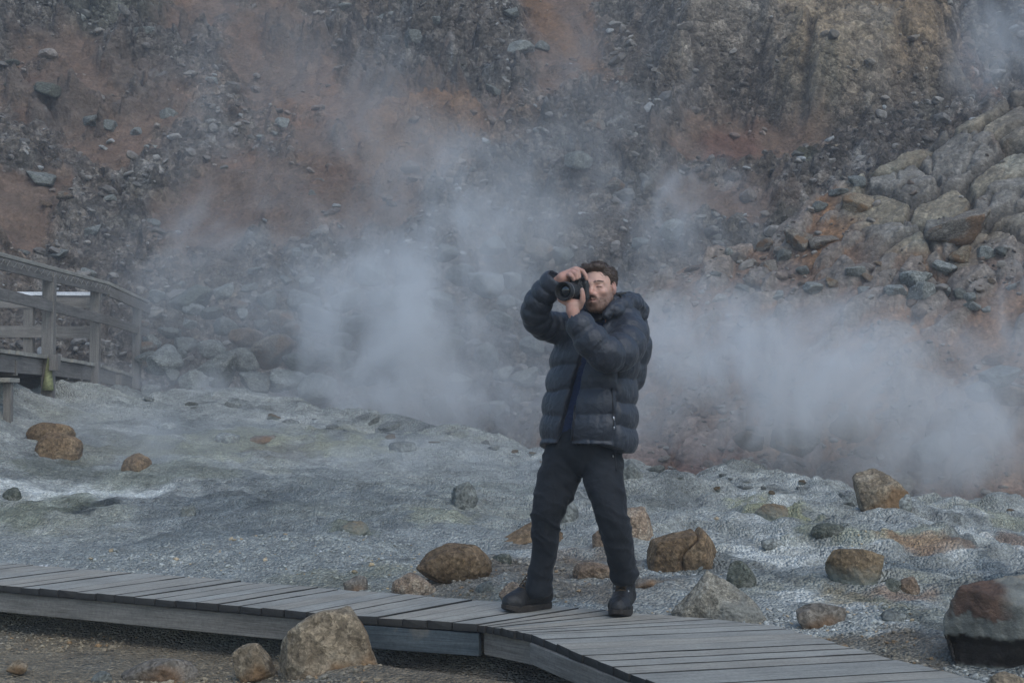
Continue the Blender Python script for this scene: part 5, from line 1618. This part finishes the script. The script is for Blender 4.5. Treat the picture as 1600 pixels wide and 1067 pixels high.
boot(g0(965, 965.5), g0(978, 950), LL[-1] + [0, 0, .015], 1, True)

# ------------------------------------------------------------------ the camera he holds
cs = np.array([math.cos(R(29)), -math.sin(R(29)), 0]); cf = np.array([-math.sin(R(29)) * math.cos(R(6)), -math.cos(R(29)) * math.cos(R(6)), -math.sin(R(6))]); cu = np.cross(cf, cs); cu = cu * np.sign(cu[2])
eye = m(903.5, 453.5, -.165)
def cw(s_, f_, u_): return eye + cs * s_ + cf * f_ + cu * u_
pc = empty('photo_camera', tuple(eye)); tag(pc, 'black camera with a big lens held up to the eye of the man', 'camera')
f = Field((-.09, -.05, -.07), (.09, .07, .075), .0032)
def bx(c0, r, rd=.008):
    c0, r = np.array(c0), np.array(r)
    def fn(P):
        q = np.abs(P - c0) - r + rd
        return np.linalg.norm(np.maximum(q, 0), axis=-1) + np.minimum(q.max(-1), 0) - rd
    return fn, c0 - r, c0 + r
for (c0, r, rd, k) in (((-.006, .005, -.004), (.060, .017, .043), .008, .004), ((-.048, .02, -.006), (.019, .024, .044), .014, .01), ((0, .012, .044), (.026, .022, .018), .008, .008)):
    fn, lo, hi = bx(c0, r, rd); f.add(fn, lo, hi, k)
f.tube([(0, .01, 0), (0, .036, 0)], .036, .004)
f.tube([(-.045, .012, .035), (-.045, .012, .052)], .011, .002)
f.tube([(.042, .005, .035), (.042, .005, .048)], .013, .002)
V, F = f.mesh(); W = eye + V[:, :1] * cs + V[:, 1:2] * cf + V[:, 2:] * cu
if np.linalg.det(np.stack([cs, cf, cu])) < 0: F = F[:, ::-1]
body = link('camera_body', np_mesh('camera_body', W, F), M['black'], pc)
b = MB(); b.tube([cw(.034, -.012, .018), cw(.034, -.026, .018)], .014, 14); b.build('eyepiece', M['rubber'], body)
q = Matrix((cs.tolist(), np.cross(cf, cs).tolist(), cf.tolist())).transposed().to_4x4(); q.translation = Vector(cw(0, .034, 0))
lens = MB().lathe([(.036, 0), (.036, .012), (.034, .014), (.034, .018), (.0385, .022), (.0385, .052), (.037, .054), (.037, .060), (.0405, .064), (.0405, .088),
                   (.039, .090), (.039, .094), (.0435, .098), (.0435, .122), (.0415, .124), (.0365, .122), (.034, .108), (.030, .102)], q, 48).build('lens', M['rubber'], pc)
for p_ in lens.data.polygons: p_.use_smooth = False
MB().lathe([(.0300, .100), (.022, .1045), (.010, .107), (.0004, .1075)], q, 40).build('lens_glass', M['glass'], lens, smooth=True)
MB().lathe([(.0436, .0915), (.0438, .0965), (.0400, .0970), (.0400, .0910)], q, 48).build('lens_ring', plain_mat('lens_ring_metal', (.30, .28, .26), .4, .7), lens)
# ribs of the focus ring
b = MB()
for i in range(44):
    a = 2 * math.pi * i / 44; c_, s_ = math.cos(a), math.sin(a)
    b.tube([q @ Vector((.0385 * c_, .0385 * s_, .025)), q @ Vector((.0385 * c_, .0385 * s_, .050))], .0012, 4)
b.build('focus_ring', M['black'], lens)
# ------------------------------------------------------------------ steam: plumes of drifting vapour
def steam_mat(name, dens, scale, seed, lo=.38, hi=.70, rise=.34):
    t = NT(name); t.t.nodes.remove(t.out); t.out = t.n('ShaderNodeOutputMaterial')
    v = t.coord('Object')
    ln = t.n('ShaderNodeVectorMath', operation='LENGTH'); t.lk(v, ln.inputs[0])
    w = t.n('ShaderNodeNewGeometry').outputs['Position']
    mp = t.n('ShaderNodeMapping'); t.lk(w, mp.inputs[0]); mp.inputs['Location'].default_value = (seed * 3.1, seed * 1.7, seed * 5.3); mp.inputs['Scale'].default_value = (1, .8, .75)
    mp.inputs['Rotation'].default_value = (0, R(25), 0)
    n = t.noise(mp.outputs[0], scale, 5, .55, 1.8)
    edge = t.math('ADD', ln.outputs['Value'], t.math('MULTIPLY', t.math('SUBTRACT', n, .5), -rise * 2))
    fall = t.n('ShaderNodeMapRange', interpolation_type='SMOOTHSTEP'); t.lk(edge, fall.inputs[0])
    t.set(fall, From_Min=1.0, From_Max=.05, To_Min=0., To_Max=1.)
    inside = t.n('ShaderNodeMapRange', interpolation_type='SMOOTHSTEP'); t.lk(ln.outputs['Value'], inside.inputs[0])
    t.set(inside, From_Min=1.0, From_Max=.72, To_Min=0., To_Max=1.)
    nn = t.n('ShaderNodeMapRange', interpolation_type='SMOOTHSTEP'); t.lk(n, nn.inputs[0]); t.set(nn, From_Min=lo, From_Max=hi, To_Min=.12, To_Max=1.)
    d = t.math('MULTIPLY', t.math('MULTIPLY', fall.outputs[0], inside.outputs[0]), nn.outputs[0]); d = t.math('MULTIPLY', d, dens)
    vol = t.n('ShaderNodeVolumePrincipled'); t.lk(d, vol.inputs['Density']); vol.inputs['Color'].default_value = (.92, .93, .93, 1); vol.inputs['Anisotropy'].default_value = .1
    t.lk(vol.outputs[0], t.out.inputs['Volume'])
    t.m.volume_intersection_method if False else None
    return t.m
sv, sf = ico(3)
def steam(px, py, d, rx, ry, rz, dens, scale, tilt, label, lo=.38, hi=.70, rise=.34):
    global _sn
    _sn += 1
    p = at(px, py, d)
    o = link('steam', np_mesh('steam', sv * 1.02, sf, True), steam_mat('steam_vapour', dens, scale, _sn, lo, hi, rise))
    o.location = p; o.scale = (rx, ry, rz); o.rotation_euler = (0, tilt, 0)
    return tag(o, label, 'steam', kind='stuff')
_sn = 0
STEAM = [
 (640, 545, 19.3, 2.0, 1.4, 2.5, 1.6, .9, .25, 'bright column of steam rising left of the man'),
 (700, 650, 18.6, 2.6, 1.0, .95, 1.6, .9, 0, 'low steam spilling over the crest below the column'),
 (628, 545, 18.9, .8, .7, 1.3, 1.5, 1.1, .2, 'dense white core of the steam column'),
 (560, 470, 20.0, 1.8, 1.3, 1.8, .65, .9, .3, 'left fringe of the steam column'),
 (735, 390, 21.2, 2.8, 1.6, 2.2, .75, .7, .4, 'thin upper drift of the steam column'),
 (850, 310, 22.2, 2.2, 1.5, 1.7, .65, .8, .6, 'steam trailing off above the raised camera'),
 (690, 240, 24.0, 2.0, 1.5, 1.7, .4, .7, .5, 'highest faint wisp of the steam column'),
 (1250, 610, 14.9, 3.3, 1.2, 1.4, 1.9, .85, .1, 'broad bank of steam at the right of the man'),
 (1480, 690, 14.2, 2.2, 1.0, 1.0, 1.35, 1.0, 0, 'thin right end of the steam bank by the pink slope'),
 (1400, 545, 15.4, 2.0, 1.0, .9, .8, 1.0, .2, 'upper fringe of the right steam bank'),
 (1070, 530, 16.8, 1.6, 1.1, 1.9, 1.0, .9, .3, 'steam drifting up just right of the man'),
 (1070, 340, 21.3, 1.7, 1.2, 1.4, .85, .9, .5, 'puff of steam above the man against the outcrop'),
 (420, 500, 20.3, 3.8, 1.6, 2.4, .75, .7, .3, 'thin veil of steam over the talus'),
 (330, 612, 18.2, 3.4, .9, .45, .8, 1.0, .05, 'low mist along the crest of the left gravel flat'),
 (300, 700, 14.5, 3.4, 1.6, .6, .55, .9, 0, 'thin ground mist over the left gravel flat'),
 (260, 725, 12.6, 1.1, .8, .55, .7, 1.3, 0, 'small puff of steam low over the left gravel'),
 (480, 180, 26, 4.2, 1.8, 3.8, .24, .5, .4, 'faint steam high in front of the brown hillside'),
 (930, 170, 27, 2.8, 1.5, 3.0, .25, .6, .5, 'faint steam below the big outcrop'),
 (1575, 70, 26, 1.5, 1.3, 2.0, .6, .7, .2, 'bluish steam behind the upper right crest'),
 (1595, 520, 15.2, .7, .7, 1.1, 1.3, 1.2, .3, 'wisp of steam at the right picture edge'),
 (640, 760, 13.5, 2.8, 1.2, .65, .85, 1.0, 0, 'light ground mist on the gravel behind the man'),
 (900, 600, 17.0, 2.0, 1.2, 1.6, .55, .8, 0, 'mist hanging behind the jacket of the man'),
]
for a in STEAM: steam(*a)

# ------------------------------------------------------------------ haze, light, sky
def haze(dens):
    t = NT('haze_air'); v = t.n('ShaderNodeVolumePrincipled')
    t.set(v, Density=dens, Anisotropy=.2); v.inputs['Color'].default_value = (.9, .94, 1, 1)
    t.lk(v.outputs[0], t.out.inputs['Volume'])
    b = MB(); s = [(-75, -65), (75, -65), (75, 60), (-75, 60)]
    b.prism([(x, y, 26) for x, y in s], [(x, y, -5) for x, y in s])
    o = b.build('haze', t.m); tag(o, 'thin even haze in the air over the whole valley', 'haze', kind='stuff')
haze(.003)

SUN_EL, SUN_AZ = R(46), R(152)            # high, behind the viewer to the right
w = bpy.data.worlds.new("World"); sc.world = w; w.use_nodes = True
nt = w.node_tree; bg = nt.nodes['Background']
sky = nt.nodes.new('ShaderNodeTexSky'); sky.sky_type = 'NISHITA'; sky.sun_disc = False
sky.sun_elevation = SUN_EL; sky.sun_rotation = SUN_AZ; sky.altitude = 100; sky.air_density = 1.0; sky.dust_density = 1.6; sky.ozone_density = .9
mxw = nt.nodes.new('ShaderNodeMix'); mxw.data_type = 'RGBA'; mxw.blend_type = 'MULTIPLY'; mxw.inputs[0].default_value = 1; mxw.inputs[7].default_value = (.93, 1.0, 1.02, 1)   # overcast daylight, a little cooler than clear sky
nt.links.new(sky.outputs[0], mxw.inputs[6]); nt.links.new(mxw.outputs[2], bg.inputs['Color']); bg.inputs['Strength'].default_value = .15
sun = bpy.data.lights.new('sun', 'SUN'); sun.energy = .7; sun.angle = R(45); sun.color = (.95, .98, 1)
so = bpy.data.objects.new('sun', sun); COL.objects.link(so)
# sky rotation 0 is +Y, turning towards +X
dirn = Vector((math.sin(SUN_AZ) * math.cos(SUN_EL), math.cos(SUN_AZ) * math.cos(SUN_EL), math.sin(SUN_EL)))
so.rotation_euler = dirn.to_track_quat('Z', 'Y').to_euler()

sc.view_settings.view_transform = 'Standard'; sc.view_settings.look = 'None'; sc.view_settings.gamma = 1
sc.view_settings.exposure = .38
cy = sc.cycles
cy.use_denoising = True
try: cy.denoiser = 'OPENIMAGEDENOISE'
except Exception: pass
cy.max_bounces = 5; cy.diffuse_bounces = 2; cy.glossy_bounces = 2; cy.transmission_bounces = 2; cy.volume_bounces = 3; cy.transparent_max_bounces = 8
cy.volume_step_rate = 1.0; cy.volume_max_steps = 256
cy.use_adaptive_sampling = True; cy.adaptive_threshold = .015
